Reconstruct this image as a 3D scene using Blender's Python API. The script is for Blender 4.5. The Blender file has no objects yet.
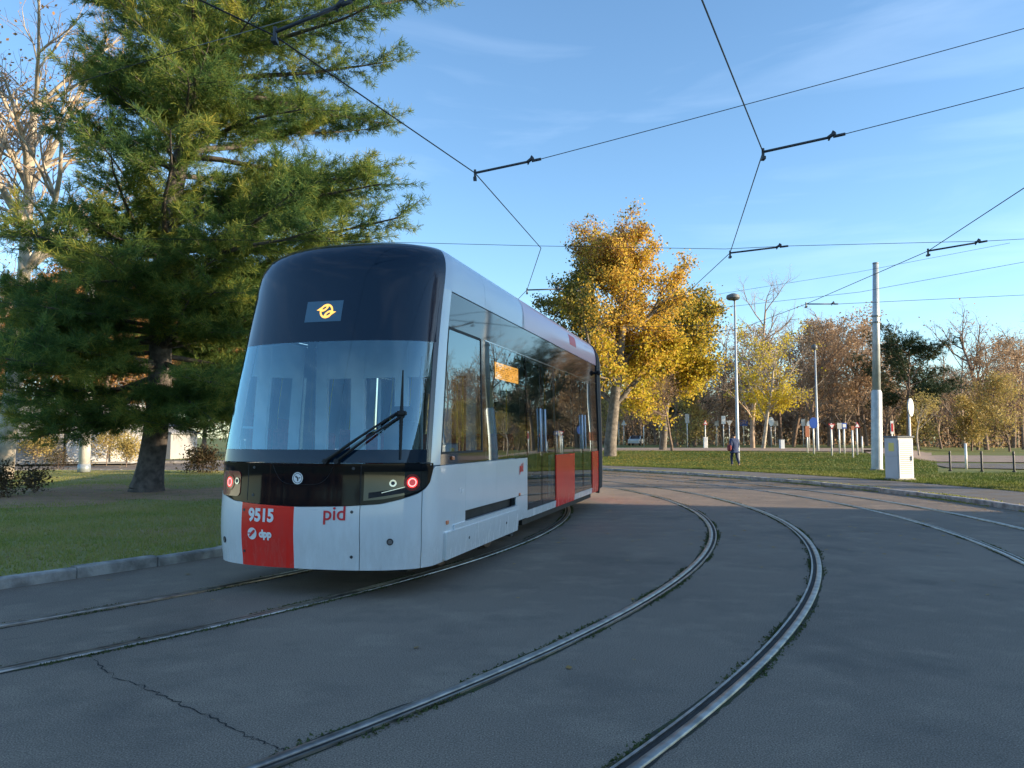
import bpy, math, random
import numpy as np
from mathutils import Vector, Matrix, noise as mnoise
R = math.radians
random.seed(7)
C = bpy.context.scene.collection
S = bpy.context.scene

# ------------------------------------------------------------------ camera
F = 769.0; PITCH = math.atan(54/769.0); EYE = 1.62
cam = bpy.data.cameras.new('camera'); cam.sensor_width = 36; cam.lens = F/1024*36
cam.clip_end = 6000; cam.clip_start = 0.05
co = bpy.data.objects.new('camera', cam); C.objects.link(co)
co.location = (0, 0, EYE); co.rotation_euler = (math.pi/2 + PITCH, 0, 0)
S.camera = co

# ------------------------------------------------------------------ light
SUN_AZ, SUN_EL = R(104), R(13.5)
W = bpy.data.worlds.new('World'); S.world = W; W.use_nodes = True
nt = W.node_tree; nt.nodes.clear()
sky = nt.nodes.new('ShaderNodeTexSky'); sky.sky_type = 'NISHITA'; sky.sun_disc = False
sky.sun_elevation = SUN_EL; sky.sun_rotation = SUN_AZ
sky.air_density = 1.0; sky.dust_density = 0.35; sky.ozone_density = 2.6; sky.altitude = 200
bg = nt.nodes.new('ShaderNodeBackground'); bg.inputs[1].default_value = 0.15
wo = nt.nodes.new('ShaderNodeOutputWorld')
# thin high cirrus
tc = nt.nodes.new('ShaderNodeTexCoord'); mp = nt.nodes.new('ShaderNodeMapping')
mp.inputs['Scale'].default_value = (1.2, 1.0, 7.0); mp.inputs['Rotation'].default_value = (0, R(8), R(20))
nz = nt.nodes.new('ShaderNodeTexNoise'); nz.inputs['Scale'].default_value = 2.2; nz.inputs['Detail'].default_value = 7; nz.inputs['Distortion'].default_value = 0.6
cr = nt.nodes.new('ShaderNodeValToRGB'); cr.color_ramp.elements[0].position = 0.50; cr.color_ramp.elements[1].position = 0.85
cr.color_ramp.elements[1].color = (0.11, 0.11, 0.11, 1)
mxs = nt.nodes.new('ShaderNodeMixRGB'); mxs.inputs[2].default_value = (7.0, 8.0, 9.3, 1)
lk = nt.links.new
lk(tc.outputs['Generated'], mp.inputs[0]); lk(mp.outputs[0], nz.inputs['Vector']); lk(nz.outputs['Fac'], cr.inputs[0])
tint = nt.nodes.new('ShaderNodeMixRGB'); tint.blend_type = 'MULTIPLY'; tint.inputs[0].default_value = 1; tint.inputs[2].default_value = (.90, 1.01, 1.05, 1)
lk(cr.outputs[0], mxs.inputs[0]); lk(sky.outputs[0], tint.inputs[1]); lk(tint.outputs[0], mxs.inputs[1]); lk(mxs.outputs[0], bg.inputs[0]); lk(bg.outputs[0], wo.inputs[0])
sl = bpy.data.lights.new('sun', 'SUN'); sl.energy = 4.8; sl.angle = R(0.5); sl.color = (1.0, 0.80, 0.55)
so = bpy.data.objects.new('sun', sl); C.objects.link(so)
sd = Vector((math.sin(SUN_AZ)*math.cos(SUN_EL), math.cos(SUN_AZ)*math.cos(SUN_EL), math.sin(SUN_EL)))
so.rotation_euler = sd.to_track_quat('Z', 'Y').to_euler(); so.location = (60, -10, 40)
S.view_settings.view_transform = 'Standard'; S.view_settings.look = 'None'
S.view_settings.exposure = 1.1; S.view_settings.gamma = 1

# ------------------------------------------------------------------ measuring helpers
def ray(px, py):
    a = (px-512)/F; b = (384-py)/F; c, s = math.cos(PITCH), math.sin(PITCH)
    return Vector((a, c-b*s, s+b*c))
def gnd(px, py, z=0.0):
    r = ray(px, py); t = (z-EYE)/r.z; return Vector((r.x*t, r.y*t, z))
def at(px, py, d):
    r = ray(px, py); t = d/r.y; return Vector((r.x*t, d, EYE+r.z*t))
def atz(px, py, z):
    r = ray(px, py); t = (z-EYE)/r.z; return Vector((r.x*t, r.y*t, z))
CX, CY = -19.8, 19.0          # centre of the turning loop
def pol(rad, ang, z=0): return Vector((CX+rad*math.cos(ang), CY+rad*math.sin(ang), z))

# ------------------------------------------------------------------ materials
M = {}
def mat(name, col, rough=0.6, metal=0.0, var=0.0, scale=5.0, bump=0.0, bscale=60.0, col2=None, emit=None, estr=0, spec=0.5, coat=0.0, coords='Object', detail=6):
    m = bpy.data.materials.new(name); m.use_nodes = True; M[name] = m
    n = m.node_tree; b = n.nodes['Principled BSDF']
    b.inputs['Base Color'].default_value = (*col, 1); b.inputs['Roughness'].default_value = rough
    b.inputs['Metallic'].default_value = metal; b.inputs['Specular IOR Level'].default_value = spec
    b.inputs['Coat Weight'].default_value = coat; b.inputs['Coat Roughness'].default_value = 0.04
    t = n.nodes.new('ShaderNodeTexCoord')
    if var or col2:
        z = n.nodes.new('ShaderNodeTexNoise'); z.inputs['Scale'].default_value = scale; z.inputs['Detail'].default_value = detail
        n.links.new(t.outputs[coords], z.inputs['Vector'])
        r = n.nodes.new('ShaderNodeValToRGB'); r.color_ramp.elements[0].position = .35; r.color_ramp.elements[1].position = .65
        c2 = col2 or tuple(min(1, x*(1+var)) for x in col); c1 = col if col2 else tuple(x*(1-var) for x in col)
        r.color_ramp.elements[0].color = (*c1, 1); r.color_ramp.elements[1].color = (*c2, 1)
        n.links.new(z.outputs['Fac'], r.inputs[0]); n.links.new(r.outputs[0], b.inputs['Base Color'])
    if bump:
        z2 = n.nodes.new('ShaderNodeTexNoise'); z2.inputs['Scale'].default_value = bscale; z2.inputs['Detail'].default_value = 5
        n.links.new(t.outputs[coords], z2.inputs['Vector'])
        bp = n.nodes.new('ShaderNodeBump'); bp.inputs['Strength'].default_value = bump; bp.inputs['Distance'].default_value = .02
        n.links.new(z2.outputs['Fac'], bp.inputs['Height']); n.links.new(bp.outputs[0], b.inputs['Normal'])
    if emit:
        b.inputs['Emission Color'].default_value = (*emit, 1); b.inputs['Emission Strength'].default_value = estr
    return m

def leafmat(name, cols, trans=0.35, zone=0.35, rough=0.6):
    """foliage: colour varies from leaf to leaf and slowly from limb to limb"""
    m = bpy.data.materials.new(name); m.use_nodes = True; M[name] = m
    n = m.node_tree; n.nodes.clear(); L = n.links.new
    g = n.nodes.new('ShaderNodeNewGeometry'); t = n.nodes.new('ShaderNodeTexCoord')
    z = n.nodes.new('ShaderNodeTexNoise'); z.inputs['Scale'].default_value = zone; z.inputs['Detail'].default_value = 2
    L(t.outputs['Object'], z.inputs['Vector'])
    a = n.nodes.new('ShaderNodeMath'); a.operation = 'MULTIPLY_ADD'; a.inputs[1].default_value = .45
    mr = n.nodes.new('ShaderNodeMapRange'); mr.inputs['From Min'].default_value = .3; mr.inputs['From Max'].default_value = .7; mr.inputs['To Max'].default_value = .55
    L(g.outputs['Random Per Island'], a.inputs[0]); L(z.outputs['Fac'], mr.inputs[0]); L(mr.outputs[0], a.inputs[2])
    r = n.nodes.new('ShaderNodeValToRGB'); L(a.outputs[0], r.inputs[0])
    e = r.color_ramp.elements
    e[0].position = 0; e[0].color = (*cols[0], 1); e[1].position = 1; e[1].color = (*cols[-1], 1)
    for i, c in enumerate(cols[1:-1]):
        k = e.new((i+1)/(len(cols)-1)); k.color = (*c, 1)
    d = n.nodes.new('ShaderNodeBsdfPrincipled'); d.inputs['Roughness'].default_value = rough; d.inputs['Specular IOR Level'].default_value = .25
    tr = n.nodes.new('ShaderNodeBsdfTranslucent'); mx = n.nodes.new('ShaderNodeMixShader'); mx.inputs[0].default_value = trans
    o = n.nodes.new('ShaderNodeOutputMaterial')
    L(r.outputs[0], d.inputs['Base Color']); L(r.outputs[0], tr.inputs[0]); L(d.outputs[0], mx.inputs[1]); L(tr.outputs[0], mx.inputs[2]); L(mx.outputs[0], o.inputs[0])
    return m

def glassmat(name, tint, refl, rough=0.0, gcol=(.84, .96, 1, 1)):
    """thin tinted pane: see-through with a coated, mirror-like face"""
    m = bpy.data.materials.new(name); m.use_nodes = True; M[name] = m
    n = m.node_tree; n.nodes.clear(); L = n.links.new
    tr = n.nodes.new('ShaderNodeBsdfTransparent'); tr.inputs[0].default_value = (*tint, 1)
    gl = n.nodes.new('ShaderNodeBsdfGlossy'); gl.inputs['Roughness'].default_value = rough; gl.inputs[0].default_value = gcol
    fr = n.nodes.new('ShaderNodeFresnel'); fr.inputs[0].default_value = 1.5
    ad = n.nodes.new('ShaderNodeMath'); ad.operation = 'ADD'; ad.inputs[1].default_value = refl; ad.use_clamp = True
    mx = n.nodes.new('ShaderNodeMixShader'); o = n.nodes.new('ShaderNodeOutputMaterial')
    L(fr.outputs[0], ad.inputs[0]); L(ad.outputs[0], mx.inputs[0]); L(tr.outputs[0], mx.inputs[1]); L(gl.outputs[0], mx.inputs[2]); L(mx.outputs[0], o.inputs[0])
    return m

def groundmat(name, cols, scales, bump=.5, bscale=90, rough=.9, pos=None, speck=None, spec=.3):
    """several noise layers over a ground sheet"""
    m = bpy.data.materials.new(name); m.use_nodes = True; M[name] = m
    n = m.node_tree; b = n.nodes['Principled BSDF']; L = n.links.new
    b.inputs['Roughness'].default_value = rough; b.inputs['Specular IOR Level'].default_value = spec
    t = n.nodes.new('ShaderNodeTexCoord'); prev = None
    for i, (c, s) in enumerate(zip(cols, [None]+list(scales))):
        rgb = n.nodes.new('ShaderNodeRGB'); rgb.outputs[0].default_value = (*c, 1)
        if prev is None: prev = rgb.outputs[0]; continue
        z = n.nodes.new('ShaderNodeTexNoise'); z.inputs['Scale'].default_value = s; z.inputs['Detail'].default_value = 8; z.inputs['Roughness'].default_value = .65
        L(t.outputs['Object'], z.inputs['Vector'])
        r = n.nodes.new('ShaderNodeValToRGB'); lo, hi = (pos[i-1] if pos else (.42, .62))
        r.color_ramp.elements[0].position = lo; r.color_ramp.elements[1].position = hi
        L(z.outputs['Fac'], r.inputs[0])
        x = n.nodes.new('ShaderNodeMixRGB'); L(r.outputs[0], x.inputs[0]); L(prev, x.inputs[1]); L(rgb.outputs[0], x.inputs[2]); prev = x.outputs[0]
    if speck:
        sc, amt = speck
        z = n.nodes.new('ShaderNodeTexNoise'); z.inputs['Scale'].default_value = sc; z.inputs['Detail'].default_value = 3
        L(t.outputs['Object'], z.inputs['Vector'])
        mr = n.nodes.new('ShaderNodeMapRange'); mr.inputs['From Min'].default_value = .25; mr.inputs['From Max'].default_value = .75
        mr.inputs['To Min'].default_value = 1-amt; mr.inputs['To Max'].default_value = 1+amt
        L(z.outputs['Fac'], mr.inputs[0])
        vm = n.nodes.new('ShaderNodeVectorMath'); vm.operation = 'SCALE'; L(prev, vm.inputs[0]); L(mr.outputs[0], vm.inputs['Scale']); prev = vm.outputs[0]
    L(prev, b.inputs['Base Color'])
    z2 = n.nodes.new('ShaderNodeTexNoise'); z2.inputs['Scale'].default_value = bscale; z2.inputs['Detail'].default_value = 4
    L(t.outputs['Object'], z2.inputs['Vector'])
    bp = n.nodes.new('ShaderNodeBump'); bp.inputs['Strength'].default_value = bump; bp.inputs['Distance'].default_value = .01
    L(z2.outputs['Fac'], bp.inputs['Height']); L(bp.outputs[0], b.inputs['Normal'])
    return m

groundmat('asphalt', [(.240, .190, .148), (.180, .146, .116), (.300, .240, .182), (.155, .127, .104), (.110, .090, .076), (.26, .205, .145), (.42, .36, .30)], [.16, 1.3, .55, 3.1, .33, 60], bump=.6, bscale=150, rough=.82,
          pos=[(.40, .62), (.50, .75), (.52, .66), (.64, .80), (.62, .85), (.60, .72)], speck=(110, .8))
groundmat('pavement', [(.17, .165, .165), (.12, .118, .12), (.15, .12, .08)], [.8, 1.7], bump=.5, rough=.9, speck=(90, .25))
groundmat('lawn_soil', [(.25, .25, .08), (.31, .27, .10), (.38, .26, .14)], [.5, .28], bump=1, bscale=40, pos=[(.4, .6), (.55, .68)], speck=(60, .4))
groundmat('far_grass', [(.10, .135, .030), (.16, .165, .040), (.22, .16, .07)], [.12, .3], bump=1, bscale=20, pos=[(.4, .6), (.55, .7)], speck=(18, .35))
groundmat('needle_litter', [(.44, .26, .16), (.34, .22, .13), (.24, .22, .08)], [1.2, .9], bump=1, bscale=60, pos=[(.4, .6), (.55, .68)], speck=(80, .4))
groundmat('path_dust', [(.33, .25, .20), (.24, .18, .14)], [.8], rough=.95)
groundmat('rail_dirt', [(.045, .043, .036), (.045, .06, .018), (.085, .062, .038)], [3.0, 5.0], bump=1, bscale=90, pos=[(.45, .6), (.58, .68)], speck=(90, .4))
mat('kerb_stone', (.33, .31, .29), .85, var=.38, scale=5, bump=.6, bscale=40)
mat('rail_steel', (.30, .285, .265), .38, .9, var=.35, scale=7)
mat('rail_groove', (.030, .026, .023), .9, var=.4, scale=8)
mat('rail_side', (.12, .075, .05), .6, .6, var=.4, scale=12)
mat('crack_tar', (.014, .014, .015), .9)
mat('body_white', (.74, .78, .80), .22, var=.03, scale=1.5, coat=.6)
def grime(m):
    """road dirt: brown film and spots that thicken towards the skirt"""
    n = m.node_tree; b = n.nodes['Principled BSDF']; L = n.links.new; src = b.inputs['Base Color'].links[0].from_socket
    t = n.nodes.new('ShaderNodeTexCoord'); sx = n.nodes.new('ShaderNodeSeparateXYZ'); L(t.outputs['Object'], sx.inputs[0])
    mr = n.nodes.new('ShaderNodeMapRange'); mr.inputs['From Min'].default_value = .95; mr.inputs['From Max'].default_value = .25; L(sx.outputs['Z'], mr.inputs[0])
    mp = n.nodes.new('ShaderNodeMapping'); mp.inputs['Scale'].default_value = (9, 9, 2.2); L(t.outputs['Object'], mp.inputs[0])
    z = n.nodes.new('ShaderNodeTexNoise'); z.inputs['Scale'].default_value = 1.3; z.inputs['Detail'].default_value = 9; z.inputs['Roughness'].default_value = .7; L(mp.outputs[0], z.inputs['Vector'])
    r = n.nodes.new('ShaderNodeMapRange'); r.inputs['From Min'].default_value = .38; r.inputs['From Max'].default_value = .78; L(z.outputs['Fac'], r.inputs[0])
    k = n.nodes.new('ShaderNodeMath'); k.operation = 'MULTIPLY'; L(mr.outputs[0], k.inputs[0]); L(r.outputs[0], k.inputs[1])
    k2 = n.nodes.new('ShaderNodeMath'); k2.operation = 'MULTIPLY_ADD'; k2.inputs[1].default_value = .4; k2.inputs[2].default_value = .015; L(k.outputs[0], k2.inputs[0])
    x = n.nodes.new('ShaderNodeMixRGB'); x.inputs[2].default_value = (.20, .17, .14, 1); L(k2.outputs[0], x.inputs[0]); L(src, x.inputs[1]); L(x.outputs[0], b.inputs['Base Color'])
    a = n.nodes.new('ShaderNodeMath'); a.operation = 'MULTIPLY_ADD'; a.inputs[1].default_value = .5; a.inputs[2].default_value = .2; L(k2.outputs[0], a.inputs[0]); L(a.outputs[0], b.inputs['Roughness'])
grime(M['body_white'])
mat('body_red', (.88, .03, .02), .3, coat=.12, spec=.3, var=.04, scale=2)
grime(M['body_red'])
mat('roof_sky_sheen', (.62, .40, .50), .3, coat=.4)  # red livery paled to pink: sky reflection put into the colour
mat('roof_white', (.55, .62, .72), .3, coat=.5)
mat('mask_black', (.004, .017, .036), .05, spec=.55)
mat('black_gloss', (.008, .009, .011), .04, spec=.6, coat=.35)
mat('band_black', (.004, .006, .010), .05, spec=.22)
mat('rubber', (.015, .015, .016), .7)
mat('under_dark', (.02, .02, .022), .7, var=.4, scale=6)
mat('screw_dark', (.05, .05, .055), .5)
glassmat('windscreen_glass', (.84, .96, 1.0), .16, 0.0, (.62, .90, 1, 1))
glassmat('side_glass', (.66, .72, .74), .17)
glassmat('door_glass', (.52, .60, .63), .12)
mat('interior_light', (.70, .80, .86), .6, var=.05)
mat('interior_wall', (.48, .60, .70), .6)
mat('interior_floor', (.10, .11, .12), .7)
mat('seat_fabric', (.30, .04, .04), .9, var=.3, scale=20)
mat('pole_yellow', (.75, .50, .03), .4)
mat('steel', (.5, .5, .5), .3, 1)
mat('lamp_red', (.6, .02, .02), .3, emit=(1, .04, .04), estr=.8)
mat('lamp_core', (.5, .1, .1), .3, emit=(.9, .10, .10), estr=.22)
mat('lamp_ring_glow', (.9, .2, .2), .3, emit=(1, .30, .28), estr=1.3)
mat('lamp_off', (.25, .02, .02), .15, coat=1)
mat('chrome', (.6, .6, .62), .15, 1)
mat('led_amber', (.9, .5, .1), .5, emit=(1, .46, .09), estr=.8)
mat('led_panel', (.07, .15, .22), .15, spec=.7)
mat('marker_orange', (.8, .25, .10), .3, coat=.5)
mat('decal_white', (.82, .82, .82), .4)
mat('decal_red', (.68, .02, .03), .4)
mat('handle_light', (.6, .66, .75), .3)
mat('bellows', (.03, .03, .033), .8)
mat('wire', (.035, .035, .04), .5, .5)
mat('arm_dark', (.035, .04, .05), .5)
mat('mast_grey', (.42, .46, .48), .5, .3, var=.12, scale=3)
mat('mast_dark', (.20, .22, .24), .5, .3, var=.15, scale=4)
mat('pole_white', (.62, .60, .56), .6, var=.1)
mat('lamp_head', (.12, .13, .14), .5)
mat('bark_pine', (.11, .095, .085), .95, var=.4, scale=6, bump=1, bscale=14)
mat('bark_grey', (.17, .145, .12), .95, var=.35, scale=4, bump=1, bscale=10)
mat('bark_brown', (.20, .14, .105), .95, var=.35, scale=4)
mat('bark_twig', (.36, .27, .20), .95, var=.25, scale=2)
mat('bark_pale', (.42, .36, .28), .9, var=.35, scale=2.5, bump=.6, bscale=8)
leafmat('pine_needle', [(.055, .120, .045), (.085, .165, .050), (.14, .22, .055), (.32, .34, .065), (.60, .50, .10)], .5, .55)
leafmat('pine_dark', [(.016, .035, .018), (.03, .055, .02), (.07, .06, .03)], .2, .4)
leafmat('leaf_gold', [(.60, .40, .07), (.72, .50, .07), (.64, .37, .07), (.80, .60, .08), (.50, .30, .09)], .5, .22)
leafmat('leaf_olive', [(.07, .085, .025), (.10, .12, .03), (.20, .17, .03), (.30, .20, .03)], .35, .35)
leafmat('leaf_rust', [(.34, .19, .11), (.42, .24, .10), (.46, .28, .12)], .35, .3)
leafmat('leaf_yellow', [(.52, .40, .04), (.62, .50, .05), (.44, .36, .05)], .45, .3)
leafmat('leaf_brown', [(.30, .19, .12), (.40, .27, .16), (.48, .33, .19)], .3, .2)
leafmat('leaf_orange', [(.40, .20, .08), (.48, .27, .10), (.36, .15, .07)], .4, .3)
leafmat('leaf_ygreen', [(.34, .27, .09), (.46, .36, .12), (.30, .20, .10)], .35, .3)
leafmat('leaf_bush', [(.035, .05, .02), (.08, .06, .03), (.13, .07, .03)], .3, .8)
leafmat('grass_blade', [(.20, .24, .055), (.28, .31, .075), (.38, .34, .11), (.50, .37, .19)], .5, .5)
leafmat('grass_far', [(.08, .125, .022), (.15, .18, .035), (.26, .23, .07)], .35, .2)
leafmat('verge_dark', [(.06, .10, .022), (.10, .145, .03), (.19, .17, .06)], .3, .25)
leafmat('weed_blade', [(.05, .06, .025), (.07, .095, .03), (.12, .10, .05)], .2, 1.5)
leafmat('litter', [(.28, .15, .05), (.36, .23, .06), (.16, .08, .04)], .1, 1)

# ------------------------------------------------------------------ mesh helpers
def tagobj(o, label=None, cat=None, group=None, kind=None):
    if label: o['label'] = label
    if cat: o['category'] = cat
    if group: o['group'] = group
    if kind: o['kind'] = kind
    return o
def link(name, me, m=None, parent=None, smooth=False):
    o = bpy.data.objects.new(name, me); C.objects.link(o)
    if m is not None: me.materials.append(M[m] if isinstance(m, str) else m)
    if parent is not None: o.parent = parent
    if smooth: me.polygons.foreach_set('use_smooth', [True]*len(me.polygons))
    return o
def empty(name, loc, rz, label, cat, group=None):
    o = bpy.data.objects.new(name, None); C.objects.link(o); o.location = loc; o.rotation_euler = (0, 0, rz)
    o.empty_display_size = .2
    return tagobj(o, label, cat, group)
def fast(name, V, Fc, m, parent=None, smooth=False):
    V = np.asarray(V, np.float32).reshape(-1, 3); Fc = np.asarray(Fc, np.int32); n, k = Fc.shape
    me = bpy.data.meshes.new(name)
    me.vertices.add(len(V)); me.vertices.foreach_set('co', V.ravel())
    me.loops.add(n*k); me.loops.foreach_set('vertex_index', Fc.ravel())
    me.polygons.add(n); me.polygons.foreach_set('loop_start', np.arange(0, n*k, k, dtype=np.int32))
    me.update(calc_edges=True)
    return link(name, me, m, parent, smooth)

class MB:
    def __init__(s): s.v = []; s.f = []
    def add(s, vs, fs):
        n = len(s.v); s.v += [tuple(x) for x in vs]; s.f += [tuple(i+n for i in f) for f in fs]; return s
    def box(s, c, size, rz=0, bev=0.0, mtx=None):
        x, y, z = (a/2 for a in size)
        b = bev
        if b <= 0:
            vs = [Vector((i*x, j*y, k*z)) for i in (-1, 1) for j in (-1, 1) for k in (-1, 1)]
            fs = [(0, 1, 3, 2), (4, 6, 7, 5), (0, 4, 5, 1), (2, 3, 7, 6), (0, 2, 6, 4), (1, 5, 7, 3)]
        else:
            ring = [(-x+b, -y), (x-b, -y), (x, -y+b), (x, y-b), (x-b, y), (-x+b, y), (-x, y-b), (-x, -y+b)]
            ring2 = [(px*(1-b/x) if x > b else px*.5, py*(1-b/y) if y > b else py*.5) for px, py in ring]
            vs = [Vector((*p, -z)) for p in ring2]+[Vector((*p, -z+b)) for p in ring]+[Vector((*p, z-b)) for p in ring]+[Vector((*p, z)) for p in ring2]
            fs = [tuple(range(7, -1, -1)), tuple(range(24, 32))]
            for l in range(3):
                for i in range(8): fs.append((l*8+i, l*8+(i+1) % 8, (l+1)*8+(i+1) % 8, (l+1)*8+i))
        m = (mtx or Matrix.Identity(4)) @ Matrix.Translation(c) @ Matrix.Rotation(rz, 4, 'Z')
        return s.add([m @ v for v in vs], fs)
    def tube(s, pts, rad, n=8, cap=True):
        pts = [Vector(p) for p in pts]; rad = rad if isinstance(rad, (list, tuple)) else [rad]*len(pts)
        vs = []; up = None
        for i, p in enumerate(pts):
            d = (pts[min(i+1, len(pts)-1)]-pts[max(i-1, 0)]).normalized()
            if up is None:
                a = d.cross(Vector((0, 0, 1))) if abs(d.z) < .9 else d.cross(Vector((1, 0, 0)))
                a.normalize()
            else:
                a = (up - d*up.dot(d)).normalized()
            up = a; b = d.cross(a)
            for k in range(n):
                t = 2*math.pi*k/n; vs.append(p+(a*math.cos(t)+b*math.sin(t))*rad[i])
        fs = [(i*n+k, i*n+(k+1) % n, (i+1)*n+(k+1) % n, (i+1)*n+k) for i in range(len(pts)-1) for k in range(n)]
        if cap: fs += [tuple(range(n-1, -1, -1)), tuple(range((len(pts)-1)*n, len(pts)*n))]
        return s.add(vs, fs)
    def build(s, name, m, parent=None, smooth=False):
        me = bpy.data.meshes.new(name); me.from_pydata(s.v, [], s.f); me.update()
        return link(name, me, m, parent, smooth)
def smooth_angle(o, deg=35):
    me = o.data; me.polygons.foreach_set('use_smooth', [True]*len(me.polygons))
    me.set_sharp_from_angle(angle=R(deg)); return o
def reloc(o, p):
    """move the object's origin to p, keeping its mesh where it is"""
    o.data.transform(Matrix.Translation(-Vector(p))); o.location = p; return o

# ------------------------------------------------------------------ ground
def ring(name, r0, r1, z0, z1, m, a0=0, a1=360, n=240, nr=1, parent=None, hf=None):
    V = []; Fc = []
    closed = (a1-a0) >= 360
    cols = n if closed else n+1
    for i in range(nr+1):
        rr = r0+(r1-r0)*i/nr; zz = z0+(z1-z0)*i/nr
        for k in range(cols):
            p = pol(rr, R(a0+(a1-a0)*k/n), zz)
            if hf: p.z = hf(p.x, p.y, zz)
            V.append(p)
    for i in range(nr):
        for k in range(n):
            k2 = (k+1) % cols; Fc.append((i*cols+k, (i+1)*cols+k, (i+1)*cols+k2, i*cols+k2))
    return fast(name, V, Fc, m, parent, True)
def sm(x): x = min(1, max(0, x)); return x*x*(3-2*x)
def hterr(x, y, z=0.1):
    if y < 5: return z
    px = 512+F*x/y
    rr = math.hypot(x-CX, y-CY)
    return z + .42*sm((rr-42)/16)*sm((935-px)/50)*sm((px-560)/40)
# base terrain: inside it lies under the road, outside it is the grass land
rs = [0, 10, 20, 30, 34.25, 34.3, 35, 36, 37, 38, 39, 40, 41, 42, 43, 44, 45, 46, 47, 48, 50, 52, 54, 56, 58, 60, 63, 66, 70, 75, 80, 90, 100, 130, 180, 300, 600, 1500, 4000]
V = []; Fc = []; n = 360
for rr in rs:
    for k in range(n):
        p = pol(rr, 2*math.pi*k/n, -.06 if rr < 34.28 else .1)
        if rr > 34.28: p.z = hterr(p.x, p.y) + (.03*mnoise.noise(Vector((p.x*.5, p.y*.5, 0))) if rr > 36 else 0)
        V.append(p)
for i in range(len(rs)-1):
    for k in range(n): Fc.append((i*n+k, (i+1)*n+k, (i+1)*n+(k+1) % n, i*n+(k+1) % n))
tagobj(fast('ground', V, Fc, 'far_grass', None, True), kind='structure')
tagobj(ring('road', 17.5, 31.15, 0, 0, 'asphalt', n=360, nr=12), kind='structure')
tagobj(ring('pavement', 31.3, 34.32, .105, .105, 'pavement', n=360, nr=3), kind='structure')
def lawn_h(x, y, z): return .09+.05*mnoise.noise(Vector((x*.35, y*.35, 3)))+.0
tagobj(ring('lawn', 0.01, 17.74, .1, .1, 'lawn_soil', n=200, nr=50, hf=lawn_h), kind='structure')
# pine needle litter round the big pine
PINE = gnd(145, 491, .1)
V = []; Fc = []
for i in range(9):
    for k in range(48):
        a = 2*math.pi*k/48; rr = i/8*(3.4+1.0*math.sin(a*3+1)+.7*math.sin(a*7)+.5*math.sin(a*13))
        x, y = PINE.x+rr*math.cos(a)*1.35, PINE.y-1.2+rr*math.sin(a); V.append((x, y, lawn_h(x, y, 0)+.006))
for i in range(8):
    for k in range(48): Fc.append((i*48+k, (i+1)*48+k, (i+1)*48+(k+1) % 48, i*48+(k+1) % 48))
tagobj(fast('needle_litter', V, Fc, 'needle_litter', None, True), 'brown pine needles covering the lawn round the big pine', 'pine litter', kind='stuff')

def kerb(name, r0, r1, z, a0, a1, stone=1.0, rnd=.006):
    mb = MB(); rm = (r0+r1)/2; n = int(R(a1-a0)*rm/stone); rg = random.Random(3)
    for i in range(n):
        b0 = R(a0)+R(a1-a0)*(i+.008)/n; b1 = R(a0)+R(a1-a0)*(i+.992)/n
        dz = rg.uniform(-rnd, rnd); dr = rg.uniform(-rnd, rnd); c = .018
        prof = [(r0+dr, -.05), (r1+dr, -.05), (r1+dr, z+dz-c), (r1+dr-c, z+dz), (r0+dr+c, z+dz), (r0+dr, z+dz-c)]
        vs = []; k = 3
        for j in range(k):
            b = b0+(b1-b0)*j/(k-1)
            for (rr, zz) in prof: vs.append(pol(rr, b, zz))
        fs = [(j*6+q, j*6+(q+1) % 6, (j+1)*6+(q+1) % 6, (j+1)*6+q) for j in range(k-1) for q in range(6)]
        fs += [tuple(range(5, -1, -1)), tuple(range((k-1)*6, k*6))]
        mb.add(vs, fs)
    return tagobj(mb.build(name, 'kerb_stone'), kind='structure')
kerb('kerb', 17.68, 17.84, .13, -180, 180, 1.0, .017)
kerb('kerb', 31.14, 31.32, .12, -75, 120, 1.0, .008)
# dusty path and plaza beyond the mound
def sheet(name, pts, m, z=.012, label=None, sub=14):
    """strip between two rails of points, draped on the terrain"""
    A, B_ = pts; V = []; Fc = []; nn = 60; mm = sub
    def samp(P, t):
        t *= len(P)-1; i = min(int(t), len(P)-2); return P[i].lerp(P[i+1], t-i)
    for i in range(nn+1):
        a, b = samp(A, i/nn), samp(B_, i/nn)
        for j in range(mm+1):
            p = a.lerp(b, j/mm); V.append((p.x, p.y, hterr(p.x, p.y)+z+.03))
    for i in range(nn):
        for j in range(mm): q = i*(mm+1)+j; Fc.append((q, q+1, q+mm+2, q+mm+1))
    return tagobj(fast(name, V, Fc, m, None, True), kind='structure')
def gv(px, d): return Vector(((px-512)/F*d, d, 0))
sheet('path', ([gv(560, 66), gv(760, 64), gv(930, 58)], [gv(560, 84), gv(760, 84), gv(930, 80)]), 'path_dust')
sheet('path', ([gv(945, 39), gv(1060, 36), gv(1300, 34)], [gv(925, 46), gv(1060, 44), gv(1300, 42)]), 'pavement')
sheet('path', ([gv(870, 50), gv(1060, 46.5), gv(1300, 44.5)], [gv(860, 68), gv(1060, 64), gv(1300, 62)]), 'path_dust')

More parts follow.
